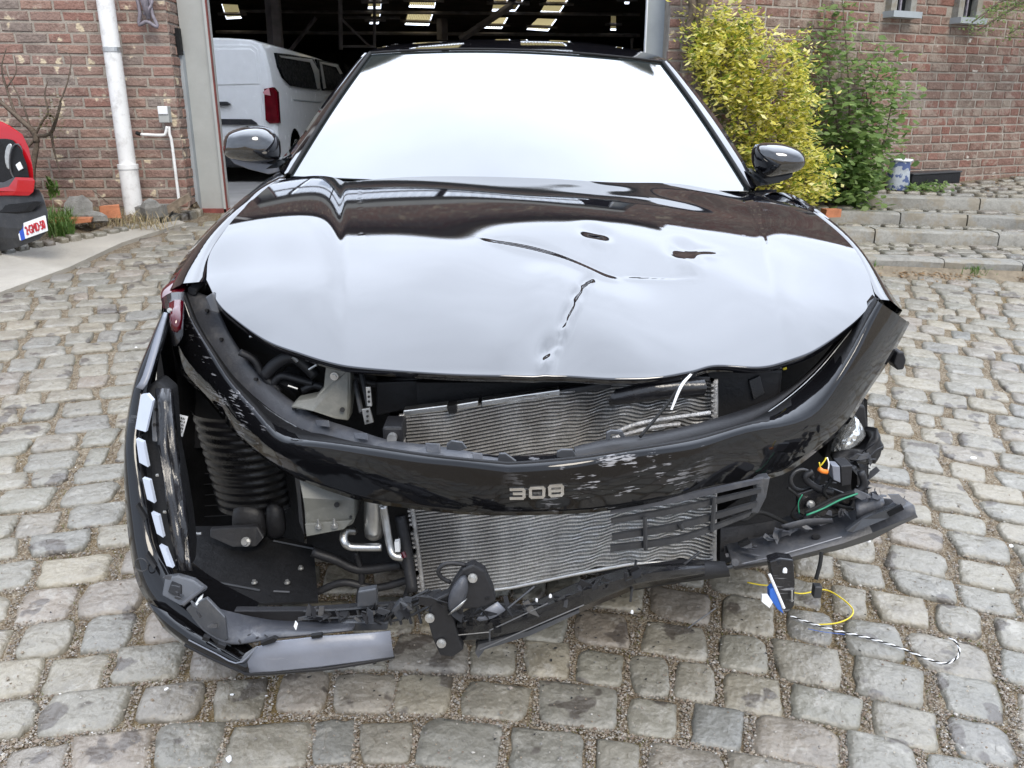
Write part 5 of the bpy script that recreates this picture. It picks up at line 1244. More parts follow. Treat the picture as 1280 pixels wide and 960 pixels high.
# ---- dark engine bay behind everything
eb_ = MB()
eb_.grid([[CW(-.80, 2.30, .15), CW(.80, 2.30, .15)], [CW(-.76, 2.34, .82), CW(.76, 2.34, .82)], ])
eb_.grid([[CW(-.80, 2.30, .13), CW(.80, 2.30, .13)], [CW(-.8, 4.0, .15), CW(.8, 4.0, .15)]])
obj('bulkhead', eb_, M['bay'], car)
en = obj('engine_cover', MB().box(CW(.10, 2.12, .60), (.60, .26, .16), jit=.01), M['matt_black'], car, bevel=.02)
for i in range(4): obj('cover_rib', MB().box(CW(-.1+i*.13, 1.985, .60), (.03, .02, .12)), M['plastic'], en, bevel=.004)
obj('battery_box', MB().box(CW(.50, 2.06, .62), (.24, .2, .18)), M['matt_black'], car, bevel=.01)
obj('slam_panel', MB().prism([at(470, 478, 1.98), at(640, 472, 1.98), at(900, 468, 1.98), at(960, 470, 1.98), at(955, 486, 1.98), at(780, 490, 1.98), at(600, 500, 1.98), at(520, 510, 1.98), at(470, 520, 1.98)], (0, .03, 0)), M['matt_black'], car, bevel=.004)
# left side: headlamp cavity, bracket, crash rail
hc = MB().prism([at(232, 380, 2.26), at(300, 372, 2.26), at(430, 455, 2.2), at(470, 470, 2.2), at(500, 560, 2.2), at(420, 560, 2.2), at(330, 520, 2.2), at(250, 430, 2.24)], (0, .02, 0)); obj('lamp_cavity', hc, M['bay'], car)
obj('cavity_dark_backing', MB().prism([at(206, 385, 2.22), at(244, 380, 2.22), at(300, 480, 2.2), at(300, 560, 2.2), at(215, 560, 2.2), at(196, 500, 2.2), at(196, 440, 2.2)], (0, .02, 0)), M['bay'], car)  # added black backing, darkens the gap behind the bumper corner
br = obj('rail_bracket', MB().prism([at(407, 456, 1.90), at(438, 460, 1.90), at(439, 500, 1.90), at(436, 527, 1.88), at(420, 524, 1.86), at(392, 515, 1.86), at(362, 510, 1.88), at(370, 502, 1.88), at(394, 497, 1.88), at(404, 485, 1.89)], (0, .05, 0)), M['primer'], car, bevel=.006)
obj('swage', dome([at(411, 494, 1.895), at(418, 490, 1.895), at(428, 492, 1.895), at(434, 500, 1.895), at(430, 512, 1.89), at(412, 508, 1.89)], .010, n=16, rings=3), M['primer'], br, smooth=True)
c_ = at(418, 470, 1.895); obj('nut', MB().bolt(c_, (0, -1, 0), .008), M['steel'], br)
for q in ((404, 514), (428, 512)): obj('hole', MB().cyl(at(*q, 1.885), at(*q, 1.87), .006, 10), M['pit_black'], br)
for i, (a, b_) in enumerate((((444, 478), (457, 520)), ((452, 468), (466, 512)))):
    obj('strut_rod', MB().tube([at(a[0], a[1], 1.93), at(a[0], a[1], 1.92), at(b_[0]-5, b_[1]-4, 1.86)], .006, 8), M['plastic'], car)
for q in ([(452, 512), (462, 510), (467, 528), (456, 531)], [(457, 484), (463, 484), (465, 508), (459, 508)]):
    lk = obj('perforated_link', MB().prism([at(a, b_, 1.85) for a, b_ in q], (0, .008, 0)), M['steel'], car, bevel=.001); cx0 = sum(a for a, _ in q)/4; cy0 = sum(b_ for _, b_ in q)/4
    for dy in (-6, 0, 6): obj('hole', MB().cyl(at(cx0, cy0+dy, 1.852), at(cx0, cy0+dy, 1.846), .0032, 8), M['pit_black'], lk)
c_ = at(490, 548, 1.74); bs = obj('buffer_stop', MB().box(c_+Vector((0, .05, 0)), (.045, .08, .045)), M['matt_black'], car, bevel=.006); obj('buffer_head', MB().cyl(c_+Vector((0, .02, 0)), c_+Vector((0, -.006, 0)), .011, 14), M['steel'], bs, autos=40)
pts_ = [[(330, 470), (345, 455), (365, 446), (380, 455), (395, 470)], [(340, 480), (352, 470), (372, 474), (392, 480)], [(378, 488), (392, 482), (404, 484)], [(300, 440), (318, 450), (328, 468), (350, 490)], [(440, 470), (470, 480), (520, 474), (560, 486)]]
for i, p_ in enumerate(pts_): obj('hose', MB().tube(catmull([at(a, b_, 2.0) for a, b_ in p_], 20), .010 if i else .016, 8), M['matt_black'], car, smooth=True)
for (a, b_, c, d, w) in ((366, 446, 372, 452, .005), (386, 462, 396, 456, .003), (360, 482, 372, 486, .003), (312, 421, 317, 420, .003)): obj('bright_clip', MB().tube([at(a, b_, 1.98), at(c, d, 1.98)], w, 6), M['steel'], car)
hd = obj('headlamp_bracket', MB().prism([at(256, 372, 2.05), at(266, 366, 2.05), at(275, 378, 2.05), at(274, 392, 2.04), at(263, 390, 2.04)], (0, .02, 0)), M['grey_plastic'], car, bevel=.004)
obj('hinge_tube', MB().tube([at(240, 364, 2.15), at(252, 350, 2.2), at(262, 340, 2.25)], .012, 8), M['grey_plastic'], car)
cyl_ = obj('reservoir', MB().cyl(at(372, 470, 2.06), at(356, 490, 2.02), .035, 18), M['pit_black'], car, autos=40)
# lower crash rail end (primer) and pipes
rn = obj('crash_rail_end', MB().prism([at(372, 596, 1.82), at(443, 624, 1.80), at(443, 650, 1.80), at(441, 656, 1.80), at(430, 661, 1.80), at(382, 670, 1.80), at(380, 640, 1.80), at(378, 622, 1.80)], (0, .08, 0)), M['primer'], car, bevel=.006)
obj('flange_plate', MB().prism([at(381, 655, 1.79), at(441, 650, 1.79), at(430, 662, 1.785), at(383, 671, 1.785)], (0, .01, 0)), M['primer'], rn, bevel=.002)
obj('side_return', MB().prism([at(368, 592, 1.84), at(374, 597, 1.82), at(380, 668, 1.80), at(374, 652, 1.83), at(372, 625, 1.85)], (0, .02, 0)), M['plastic'], rn)
for q, r_ in (((421, 631), .0065), ((438.5, 646), .0035)): obj('hole', MB().cyl(at(*q, 1.793), at(*q, 1.788), r_, 14), M['pit_black'], rn)
for q in ((398, 655), (418, 654)): obj('stud', MB().cyl(at(*q, 1.78)+Vector((0, 0, -.008)), at(*q, 1.78)+Vector((0, 0, .012)), .003, 8).cyl(at(*q, 1.78)+Vector((0, 0, -.010)), at(*q, 1.78)+Vector((0, 0, -.003)), .008, 8), M['steel'], rn)
can = obj('receiver_canister', MB().tube([at(468, 622, 1.84), at(468, 662, 1.84), at(467, 670, 1.84), at(467, 674, 1.84)], [.025, .025, .021, .010], 20), M['alu'], car, autos=50)
obj('coolant_pipe', MB().tube(catmull([at(443, 664, 1.84), at(432, 665, 1.82), at(430, 676, 1.80), at(437, 683, 1.80), at(455, 684, 1.80), at(477, 684, 1.80)], 30), .0098, 12), M['alu'], car, smooth=True)
obj('coolant_pipe', MB().tube(catmull([at(479, 632, 1.81), at(482, 650, 1.81), at(487, 680, 1.80), at(492, 694, 1.79), at(504, 697, 1.79)], 30), .0098, 12), M['alu'], car, smooth=True)
obj('hose', MB().tube(catmull([at(500, 645, 1.84), at(508, 690, 1.82), at(516, 740, 1.78)], 14), .014, 10), M['matt_black'], car, smooth=True)
obj('pipe_clip', MB().prism([at(493, 678, 1.78), at(499, 677, 1.78), at(500, 690, 1.78), at(494, 690, 1.78)], (0, .015, 0)), M['white'], car)
obj('valve_cap', MB().cyl(at(503, 690, 1.775), at(506, 697, 1.77), .006, 8), M['red_lens'], car)
obj('bay_shade_panel', MB().prism([at(q[0], q[1], 2.16) for q in [(380, 560), (520, 560), (528, 690), (470, 712), (420, 700), (384, 690)]], (0, .01, 0)), M['pit_black'], car)  # added dark panel, stands in for the shade over the cobbles here
M['ribbed'] = simple('ribbed_black_plastic', (.004, .004, .005), .28, var=.3, spec=.5, bump=.2, bscale=70)
# ---- ribbed arch liner and undertray on the left
al = MB(); rows = []
for j in range(40):
    v = j/39; py = 470+v*215; zz = .003*(1 if (j % 3) == 0 else 0)
    rows.append([at(222+(40 if v > .5 else 20)*0+(380-222)*i/9, py, 2.10-.0*v+.02+.20*math.sin(math.pi*i/9)-zz) for i in range(10)])
lin = obj('arch_liner', MB().grid(rows), M['pit_black'], car, autos=30)
for j in range(9):
    py = 532+j*13.5; obj('liner_rib', MB().tube([at(262-j*1.5, py+6, 2.24), at(300, py+3, 2.285), at(345+j*2, py, 2.20)], .0016, 5), M['plastic'], lin, smooth=True)
bel = MB(); rows = []; c0 = at(303, 580, 2.06)
for j in range(61):
    v = j/60; rr = .112*(1-.10*v)*(1+.024*math.cos(j*2*math.pi/5)); z_ = .16-.30*v
    rows.append([c0+Vector((math.sin(a)*rr+.01*v, -math.cos(a)*rr*.8+.05*v, z_)) for a in [(-1.35+2.7*i/20) for i in range(21)]])
obj('ribbed_bellows', bel.grid(rows), M['ribbed'], lin, smooth=True)
for q in ([(292, 635), (316, 632), (330, 640), (332, 672), (296, 674)], [(334, 632), (350, 630), (356, 642), (356, 668), (336, 670)]): obj('lamp_pocket', dome([at(a, b_, 2.03) for a, b_ in q], .025, n=16, rings=4), M['matt_black'], lin, smooth=True)
for q in ((233, 559, .012), (232.5, 433, .006), (223, 475, .006), (240, 476, .004), (294, 556, .008)): pass
obj('paint_chip', chunk(3, at(294, 556, 2.02), (.016, .006, .016)), M['white'], lin)
ut = [(236, 660), (300, 660), (392, 684), (398, 754), (330, 757), (270, 748), (232, 720)]
tray = obj('undertray', MB().prism([ag(a, b_, .17+.0) for a, b_ in ut], (0, 0, .006)), M['pit_black'], car)
for (a, b_) in ((318, 729), (359, 729), (376, 711)):
    c_ = ag(a, b_, .178); obj('screw', MB().bolt(c_, (0, 0, 1), .006), M['steel'], tray)
obj('tray_rib', MB().tube([ag(262, 726, .178), ag(325, 738, .178)], .003, 5), M['grey_plastic'], tray); obj('tray_rib', MB().tube([ag(342, 739, .178), ag(362, 740, .178)], .003, 5), M['grey_plastic'], tray)
obj('tray_rib', MB().tube([ag(342, 676, .178), ag(392, 686, .178)], .003, 5), M['grey_plastic'], tray)
obj('horn_bracket', MB().prism([at(262, 662, 1.98), at(322, 658, 1.98), at(330, 672, 1.96), at(320, 684, 1.95), at(290, 684, 1.95), at(262, 672, 1.97)], (0, .02, 0)), M['matt_black'], car, bevel=.004)
c_ = at(308, 677, 1.94); obj('clamp_bolt', MB().bolt(c_, (0, -1, .4), .010, .012), M['steel'], car)
obj('bright_clip', MB().tube([at(241, 667, 1.98), at(252, 667, 1.98)], .004, 6), M['steel'], car)
# label on the liner
lb = obj('parts_label', MB().prism([at(215, 516, 1.95), at(235, 521, 1.95), at(228, 546, 1.94), at(215, 540, 1.94)], (0, .002, 0)), M['white'], lin)
bm_ = MB()
for j in range(5):
    for i in range(7):
        u0 = .1+i*.12; w0 = rnd.uniform(.03, .09); v0 = .10+j*.16
        f_ = lambda u, v: at(215, 516, 1.948).lerp(at(235, 521, 1.948), u).lerp(at(215, 540, 1.938).lerp(at(228, 546, 1.938), u), v)
        bm_.quad(f_(u0, v0), f_(u0+w0, v0), f_(u0+w0, v0+.10), f_(u0, v0+.10))
obj('print', bm_, M['pit_black'], lb)

# ---- torn left bumper corner with daytime light claw
def LY(px, py): return float(np.interp(py, [385, 450, 550, 700, 780, 840], [2.0, 1.90, 1.78, 1.66, 1.56, 1.50]))+.0015*(px-160)*0
outl = [(206, 384), (190, 420), (170, 470), (159, 520), (155, 560), (156, 620), (163, 690), (174, 735), (196, 765), (228, 793), (262, 814), (300, 834)]
inl = [(211, 392), (199, 432), (183, 478), (176, 524), (172, 560), (180, 620), (190, 680), (206, 712), (222, 740), (250, 768), (285, 795), (320, 825)]
n = 60
def lp(q, o=0): return at(q[0], q[1], LY(*q)+o)
O_, I_ = catmull([lp(q, .03) for q in outl], n), catmull([lp(q) for q in inl], n)
Bk = [p+Vector((-.02, .22, .02)) for p in O_]
bc = obj('bumper_corner', MB().grid([[p+Vector((.004, .02, 0)) for p in I_], I_, [a.lerp(b_, .5)+Vector((-.002, -.018, 0)) for a, b_ in zip(I_, O_)], O_, [a.lerp(b_, .4)+Vector((-.01, 0, 0)) for a, b_ in zip(O_, Bk)], Bk]), M['scuffed_black'], car, smooth=True, label='torn left bumper corner hanging outwards')
obj('edge_flange', MB().grid([catmull([lp(q, -.02) for q in [(205, 390), (192, 425), (178, 470), (170, 484)]], 14), catmull([lp(q, -.02) for q in [(209, 391), (199, 430), (186, 474), (178, 487)]], 14)]), M['pale_plastic'], bc, solid=.003, smooth=True)
for q in ([(169, 632), (172, 630), (183, 648), (180, 652)], [(181, 694), (184, 691), (195, 708), (192, 712)]):
    obj('sensor_slot', MB().prism([lp(p, -.021) for p in q], (0, .01, 0)), M['pit_black'], bc)
P = [lp((177, 706), -.022)+Vector((.014*math.cos(a), 0, .016*math.sin(a))) for a in [k/16*6.283 for k in range(17)]]
obj('sensor_ring', MB().tube(P, .0015, 6), M['plastic'], bc)
hs = [(186, 482), (196, 476), (212, 490), (214, 520), (216, 560), (224, 600), (232, 650), (236, 690), (234, 716), (214, 712), (196, 690), (184, 630), (174, 560), (172, 520), (176, 495)]
hsb = obj('light_housing', MB().prism([lp(q, .02) for q in hs], (0, .06, 0)), M['pit_black'], car, bevel=.008)
claw = [[(176, 494), (184, 493), (191, 501), (182, 540), (169, 536)], [(170, 549), (179, 553), (185, 584), (174, 578)], [(178, 598), (187, 601), (193, 629), (184, 624)], [(189, 641), (198, 645), (204, 672), (196, 667)], [(199, 682), (207, 686), (216, 710), (208, 707)]]
M['drl'] = simple('white_lamp_lens', (.34, .37, .43), .25, var=.04, spec=.8)
for q in claw: obj('light_strip', MB().prism([lp(p, -.030) for p in q], (.002, .008, .001)), M['drl'], hsb)
obj('adjuster_bracket', MB().prism([lp(q, -.004) for q in [(192, 501), (197, 498), (201, 506), (199, 540), (196, 553), (190, 552), (189, 530)]], (0, .015, 0)), M['grey_plastic'], hsb, bevel=.003)
for q in ((195, 512), (193, 531)): obj('hole', MB().cyl(lp(q, -.006), lp(q, -.002), .004, 8), M['pit_black'], hsb)
for (a, b_) in ((197, 594), (211, 595), (222, 700), (206, 640)): obj('bright_chip', chunk(a, lp((a, b_), -.004), (.008, .004, .006)), M['steel'], hsb)
# crumpled inner moulding
rows = []
for j in range(14):
    t = j/13; py = 486+t*228; x0 = np.interp(py, [486, 560, 640, 714], [196, 198, 210, 224]); x1 = np.interp(py, [486, 560, 640, 714], [214, 221, 233, 240])
    rows.append([lp((x0+(x1-x0)*i/6, py), -.006+.035*noise.noise(Vector((i*.7, j*.6, 5)))-.02*math.sin(math.pi*i/6)) for i in range(7)])
obj('crumpled_moulding', MB().grid(rows), M['gloss_plastic'], hsb, smooth=True, solid=.004)

# ---- lower bumper section lying at the left front
def lowY(px): return float(np.interp(px, [180, 250, 310, 400, 495], [1.60, 1.52, 1.46, 1.47, 1.50]))
def LP_(q, o=0): return at(q[0], q[1], lowY(q[0])+o)
vp = obj('lower_valance', MB().grid([[LP_(q) for q in [(322, 808), (345, 801), (398, 795), (460, 791), (488, 788)]], [LP_(q, -.003) for q in [(310, 826), (340, 822), (400, 815), (460, 808), (490, 806)]], [LP_(q, -.006) for q in [(312, 838), (340, 837), (400, 831), (460, 823), (492, 818)]], [LP_(q, .03) for q in [(318, 843), (340, 842), (400, 837), (460, 828), (491, 822)]]]), M['pale_plastic'], car, autos=25, solid=.004, label='pale grey lower bumper panel lying just above the cobbles')
obj('corner_skirt', MB().grid([[LP_(q, .01) for q in [(196, 760), (222, 772), (244, 790), (272, 806), (300, 822), (322, 808)]], [LP_(q, -.008) for q in [(190, 755), (214, 785), (238, 804), (270, 820), (300, 834), (312, 838)]], [LP_(q, .02) for q in [(186, 752), (206, 784), (234, 807), (268, 824), (298, 838), (318, 843)]]]), M['scuffed_black'], vp, smooth=True, solid=.004)
obj('valance_lip', MB().tube(catmull([LP_(q, .0) for q in [(232, 806), (268, 824), (300, 838), (316, 842), (400, 836), (460, 827), (493, 820)]], 40), .0045, 6), M['matt_black'], vp, smooth=True)
obj('scratch_edge', MB().tube(catmull([LP_(q, -.012) for q in [(236, 800), (268, 816), (298, 829), (322, 808)]], 12), .0015, 5), M['pale_plastic'], vp)
obj('lower_duct', MB().grid([catmull([LP_(q, .10) for q in [(244, 748), (262, 758), (290, 766), (340, 777), (400, 779), (444, 775)]], 20), catmull([LP_(q, .04) for q in [(240, 765), (262, 785), (292, 798), (340, 790), (400, 790), (444, 784)]], 20), catmull([LP_(q, .02) for q in [(240, 772), (258, 792), (290, 806), (342, 799), (400, 793), (440, 789)]], 20)]), M['flange'], vp, smooth=True, solid=.004)
obj('duct_flap', MB().prism([LP_(q, .02) for q in [(232, 762), (240, 756), (258, 748), (281, 772), (284, 800), (270, 806)]], (0, .01, 0)), M['grey_plastic'], vp, bevel=.002)
fb = obj('fixing_bracket', MB().prism([lp(q, -.03) for q in [(206, 722), (222, 720), (242, 726), (258, 738), (236, 752), (226, 758), (216, 752), (202, 744)]], (0, .015, 0)), M['grey_plastic'], car, bevel=.003)
obj('bracket_opening', MB().prism([lp(q, -.034) for q in [(214, 728), (226, 733), (226, 748), (210, 740)]], (0, .008, 0)), M['pit_black'], fb)
obj('bracket_rod', MB().tube([lp((228, 756), -.04), lp((256, 734), -.04)], .005, 8), M['flange'], fb)
obj('bright_tag', MB().prism([lp(q, -.05) for q in [(248, 748), (254, 743), (252, 750), (246, 757), (244, 755)]], (0, .004, 0)), M['steel'], fb)
obj('white_chip', MB().prism([LP_(q, -.02) for q in [(369, 777), (372, 781), (370, 788), (367, 783)]], (0, .004, 0)), M['white'], vp)
for q in ([(325, 804), (342, 797), (347, 799), (344, 803), (328, 808)], [(388, 795), (402, 793), (403, 797), (390, 799)], [(254, 795), (262, 798), (260, 803), (252, 800)], [(272, 804), (282, 808), (280, 813), (270, 809)]): obj('snap_clip', MB().prism([LP_(p, -.012) for p in q], (0, .01, 0)), M['pit_black'], vp, bevel=.001)
# broken lattice carrier between valance and radiator foot
def SY(px): return float(np.interp(px, [380, 540, 700, 900], [1.56, 1.52, 1.58, 1.66]))
def S(q, o=0): return at(q[0], q[1], SY(q[0])+o)
lat = obj('lattice_carrier', MB().prism([S(q, .03) for q in [(292, 764), (380, 764), (440, 760), (495, 757), (534, 745), (534, 752), (497, 768), (480, 785), (440, 788), (380, 780), (300, 776)]], (0, .02, 0)), M['matt_black'], car, bevel=.002)
for i in range(12):
    a = 384+i*12.5; obj('lattice_web', MB().tube([S((a, 763-(i*.5)), .02), S((a+5, 786-(i*.6)), .01)], .0032, 5), M['plastic'], lat)
for yy0 in (763, 773, 784): obj('lattice_rail', MB().tube(catmull([S((380, yy0+1), .015), S((440, yy0-2), .015), S((500, yy0-10), .015), S((536, yy0-26), .015)], 16), .0032, 5), M['plastic'], lat)
for q in ([(447, 740), (470, 736), (472, 757), (446, 760)], [(488, 764), (500, 752), (515, 760), (500, 778)], [(420, 783), (432, 778), (486, 778), (484, 788), (424, 790)]): obj('torn_tab', MB().prism([S(p, .0) for p in q], (0, .02, 0)), M['grey_plastic'], lat, bevel=.003)
# crash bracket with three bolts
cbk = obj('crash_bracket', MB().prism([S(q, -.06) for q in [(540, 752), (548, 748), (560, 742), (566, 730), (578, 712), (592, 706), (606, 714), (616, 736), (620, 752), (604, 760), (580, 762), (566, 768), (574, 800), (580, 812), (566, 822), (550, 820), (541, 800), (534, 775)]], (0, .025, 0)), M['matt_black'], car, bevel=.004, label='black crash bracket held by three bright bolts')
for q in ((591, 722), (537.5, 772), (552, 803.5)): obj('bolt', MB().bolt(S(q, -.064), (-.1, -1, .1), .0078, .008), M['steel'], cbk, autos=30)
obj('loop_eye', MB().tube(catmull([S(q, -.05) for q in [(563, 728), (552, 722), (548, 714), (554, 706), (566, 704), (582, 706)]], 20), .0045, 8), M['matt_black'], cbk, smooth=True)
obj('pressed_web', dome([S(q, -.064) for q in [(560, 750), (566, 732), (580, 718), (586, 730), (582, 748), (572, 762), (562, 764)]], .02, n=20, rings=4), M['flange'], cbk, smooth=True)
obj('bent_tongue', MB().grid([catmull([S((564, 764), -.085), S((576, 754), -.09), S((583, 748), -.08)], 8), catmull([S((560, 768), -.07), S((574, 760), -.075), S((580, 752), -.07)], 8)]), M['steel'], cbk, solid=.002, smooth=True)
# crushed crossmember running up to the right
xm = obj('crossmember', MB().grid([[S(q, o) for q in ql] for ql, o in (([(572, 772), (600, 758), (620, 756), (660, 760), (720, 733), (790, 712), (880, 705)], -.0), ([(564, 784), (596, 772), (616, 774), (660, 768), (720, 742), (790, 720), (880, 709)], -.045), ([(568, 798), (600, 795), (616, 792), (660, 782), (720, 756), (790, 726), (880, 713)], -.035), ([(590, 803), (610, 800), (630, 798), (670, 786), (724, 762), (794, 733), (880, 717)], .01))]), M['gloss_plastic'], car, autos=40, solid=.006)
obj('lower_lip', MB().prism([S(q, -.03) for q in [(594, 816), (598, 806), (660, 789), (724, 762), (724, 766), (664, 794), (606, 812), (598, 823)]], (0, .05, 0)), M['grey_plastic'], xm)
obj('torn_highlight', MB().grid([catmull([S((595, 774), -.05), S((606, 762), -.052), S((622, 752), -.05)], 8), catmull([S((600, 776), -.05), S((616, 772), -.055), S((632, 762), -.05)], 8)]), M['pale_plastic'], xm, solid=.002, smooth=True)
for q in ((575, 779, .007), (587, 781, .009), (589, 776, .005), (622, 785, .010), (656, 770, .006), (609, 745, .006)): obj('opening', MB().box(S((q[0], q[1]), -.052), (q[2]*1.6, .02, q[2])), M['pit_black'], xm)
for (a, b_, r_) in (((612, 788), (612, 802), .002), ((560, 795), (612, 790), .0014), ((612, 788), (685, 754), .0016), ((600, 812), (730, 756), .0016), ((635, 760), (668, 733), .0022), ((860, 785), (895, 760), .0015)):
    obj('bent_edge', MB().tube([S(a, -.055), S(b_, -.055)], r_, 5), M['grey_plastic'], xm)
for q in ((671, 750), (688, 745), (790, 765)): obj('white_chip', chunk(q[0], S(q, -.04), (.006, .005, .008)), M['white'], xm)
obj('lower_grille_rail', MB().grid([[S(q, .02) for q in [(640, 765), (720, 730), (790, 708), (850, 700), (905, 703)]], [S(q, -.0) for q in [(640, 775), (720, 742), (790, 722), (850, 716), (910, 712)]], [S(q, .02) for q in [(640, 785), (722, 752), (790, 736), (850, 726), (912, 718)]]]), M['matt_black'], xm, smooth=True, solid=.005)
for (a, b_) in (((795, 700), (788, 752)), ((830, 725), (875, 690))): obj('broken_stay', MB().tube([S(a, .0), S(b_, -.01)], .003, 6), M['plastic'], xm)

# ---- lower right grille bars
def GY(px): return float(np.interp(px, [760, 955], [1.60, 1.70]))
def GP(a, b_, o=0): return at(a, b_, GY(a)+o)
gr = obj('lower_grille', MB().prism([GP(*q, .0) for q in [(945, 603), (953, 600), (963, 597), (958, 622), (948, 642), (938, 642), (946, 622)]], (0, .03, 0)), M['grey_plastic'], car, bevel=.003)
bars = [[(763, 636), (850, 620), (955, 598), (955, 603), (850, 627), (763, 643)], [(764, 650), (850, 634), (952, 611), (951, 616), (850, 641), (764, 655)], [(765, 669), (850, 654), (947, 628), (945, 634), (850, 662), (765, 676)], [(763, 683), (850, 671), (940, 640), (936, 646), (850, 678), (763, 690)]]
for q in bars:
    nq = len(q)//2; A = [GP(*p, -.012) for p in q[:nq]]; Bq = [GP(*p, -.012) for p in q[nq:][::-1]]
    A, Bq = catmull(A, 16), catmull(Bq, 16)
    obj('grille_bar', MB().grid([[p+Vector((0, .008, .001)) for p in A], A, Bq, [p+Vector((0, .008, .001)) for p in Bq]]), M['flange'] if q is bars[0] else M['plastic'], gr, autos=40)
for pts in ([(806, 646), (807, 687)], [(893, 622), (890, 664)], [(850, 655), (853, 662)]): obj('grille_stay', MB().tube([GP(*pts[0], -.02), GP(*pts[1], -.02)], .005, 6), M['plastic'], gr)
for i, q in enumerate(bars[:3]):
    mm = MB(); t0 = [GP(a, b_, .025) for a, b_ in q[len(q)//2:][::-1]]; t1 = [GP(a, b_, .025) for a, b_ in bars[i+1][:3]]
# ---- right side: lamp, wiring, lower trim
def RYf(px): return float(np.interp(px, [900, 1000, 1090, 1145], [1.72, 1.78, 1.80, 1.74]))
def RQ(q, o=0): return at(q[0], q[1], RYf(q[0])+o)
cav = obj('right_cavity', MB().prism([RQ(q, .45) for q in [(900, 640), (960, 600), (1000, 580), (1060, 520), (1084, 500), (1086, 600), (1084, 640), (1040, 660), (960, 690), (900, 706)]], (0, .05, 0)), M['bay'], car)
m, N, L, b = newmat('clear_lamp'); b.inputs['Base Color'].default_value = (.82, .84, .84, 1); b.inputs['Metallic'].default_value = .75; b.inputs['Roughness'].default_value = .12; b.inputs['Coat Weight'].default_value = 1
vo = N.new('ShaderNodeTexVoronoi'); vo.inputs['Scale'].default_value = 60; g = geo(N).outputs['Position']; L.new(g, vo.inputs['Vector']); bpn = N.new('ShaderNodeBump'); bpn.inputs['Strength'].default_value = .6; bpn.inputs['Distance'].default_value = .006; L.new(vo.outputs['Distance'], bpn.inputs['Height']); L.new(bpn.outputs[0], b.inputs['Normal']); M['lamp'] = m
lampp = [(1038, 563), (1044, 545), (1052, 530), (1066, 517), (1071, 521), (1080, 538), (1077, 546), (1062, 558), (1048, 566)]
lmp = obj('headlamp', MB().prism([RQ(q, .32) for q in [(1030, 575), (1040, 540), (1066, 505), (1082, 508), (1086, 540), (1083, 566), (1050, 578)]], (0, .10, 0)), M['matt_black'], car, bevel=.006)
dm = dome([RQ(q, .300) for q in lampp], .045, n=18, rings=4)
obj('reflector', dm, M['lamp'], lmp)
obj('reflector_bowl', MB().cyl(RQ((1063, 538), .28), RQ((1063, 538), .32), .014, 14), M['alu'], lmp, autos=40)
fm = obj('torn_foam', dome([RQ(q, .26) for q in [(1038, 570), (1060, 562), (1084, 556), (1090, 536), (1098, 538), (1103, 552), (1100, 568), (1088, 578), (1066, 581), (1046, 581)]], .03, n=36, rings=7, back=.04), M['matt_black'], car, smooth=True)
for v in fm.data.vertices: v.co += Vector((noise.noise(v.co*40), noise.noise(v.co*40+Vector((7, 0, 0))), noise.noise(v.co*40+Vector((0, 9, 0)))))*.010
obj('lamp_post', MB().prism([RQ(q, .36) for q in [(1066, 500), (1080, 498), (1084, 560), (1085, 620), (1080, 628), (1072, 620), (1070, 560)]], (0, .05, 0)), M['matt_black'], car, bevel=.004)
cn = obj('connector', MB().prism([RQ(q, -.02) for q in [(1040, 582), (1050, 583), (1051, 604), (1042, 600)]], (0, .03, 0)), M['pale_plastic'], car, bevel=.002)
obj('connector_body', MB().prism([RQ(q, -.01) for q in [(1051, 583), (1066, 582), (1064, 606), (1052, 608)]], (0, .05, 0)), M['matt_black'], cn, bevel=.002)
col_ = {'orange': (.75, .20, .02), 'yellow': (.70, .55, .03), 'green': (.02, .22, .12), 'white': (.8, .8, .78), 'blue': (.03, .12, .45)}
for k, c in col_.items(): M['wire_'+k] = simple('wire_'+k, c, .4, var=.1)
obj('wire', MB().tube(catmull([RQ(q, -.03) for q in [(1026, 582), (1030, 577), (1033, 572)]], 6), .0016, 5), M['wire_yellow'], car, smooth=True)
obj('wire', MB().tube(catmull([RQ(q, -.03) for q in [(1034, 572), (1036, 580), (1035, 588)]], 6), .0016, 5), M['wire_white'], car, smooth=True)
obj('wire', MB().tube(catmull([RQ(q, -.03) for q in [(1024, 578), (1026, 586), (1031, 590)]], 6), .0016, 5), M['wire_yellow'], car, smooth=True)
obj('bulb', MB().tube([RQ(q, -.03) for q in [(1024, 586), (1028, 589), (1034, 590)]], .0055, 8), M['wire_orange'], car, smooth=True)
obj('wire', MB().tube(catmull([RQ(q, -.02) for q in [(1072, 617), (1050, 625), (1028, 636), (1008, 644)]], 16), .0022, 6), M['wire_green'], car, smooth=True)
obj('wire', MB().tube(catmull([RQ(q, -.015) for q in [(1068, 616), (1046, 621), (1024, 632), (1006, 641)]], 16), .0035, 6), M['rubber'], car, smooth=True)
obj('wire', MB().tube(catmull([RQ(q, .0) for q in [(1003, 618), (998, 628), (999, 642)]], 10), .0014, 5), M['wire_green'], car, smooth=True)
obj('harness', MB().tube(catmull([RQ(q, -.0) for q in [(1076, 590), (1080, 604), (1074, 614), (1060, 619), (1046, 624), (1016, 640), (1004, 652)]], 24), .009, 8), M['matt_black'], car, smooth=True)
obj('harness', MB().tube(catmull([RQ(q, .03) for q in [(1016, 590), (1006, 596), (1012, 604), (1026, 612), (1040, 616)]], 24), .008, 8), M['matt_black'], car, smooth=True)
obj('fog_lamp_ring', MB().tube([RQ((1002+14*math.cos(a), 600+13*math.sin(a)), .05) for a in [k/18*6.283 for k in range(19)]], .005, 6), M['plastic'], car, smooth=True)
obj('side_bolt', MB().bolt(RQ((1013, 630), .02), (0, -1, .1), .008, .008), M['steel'], car)
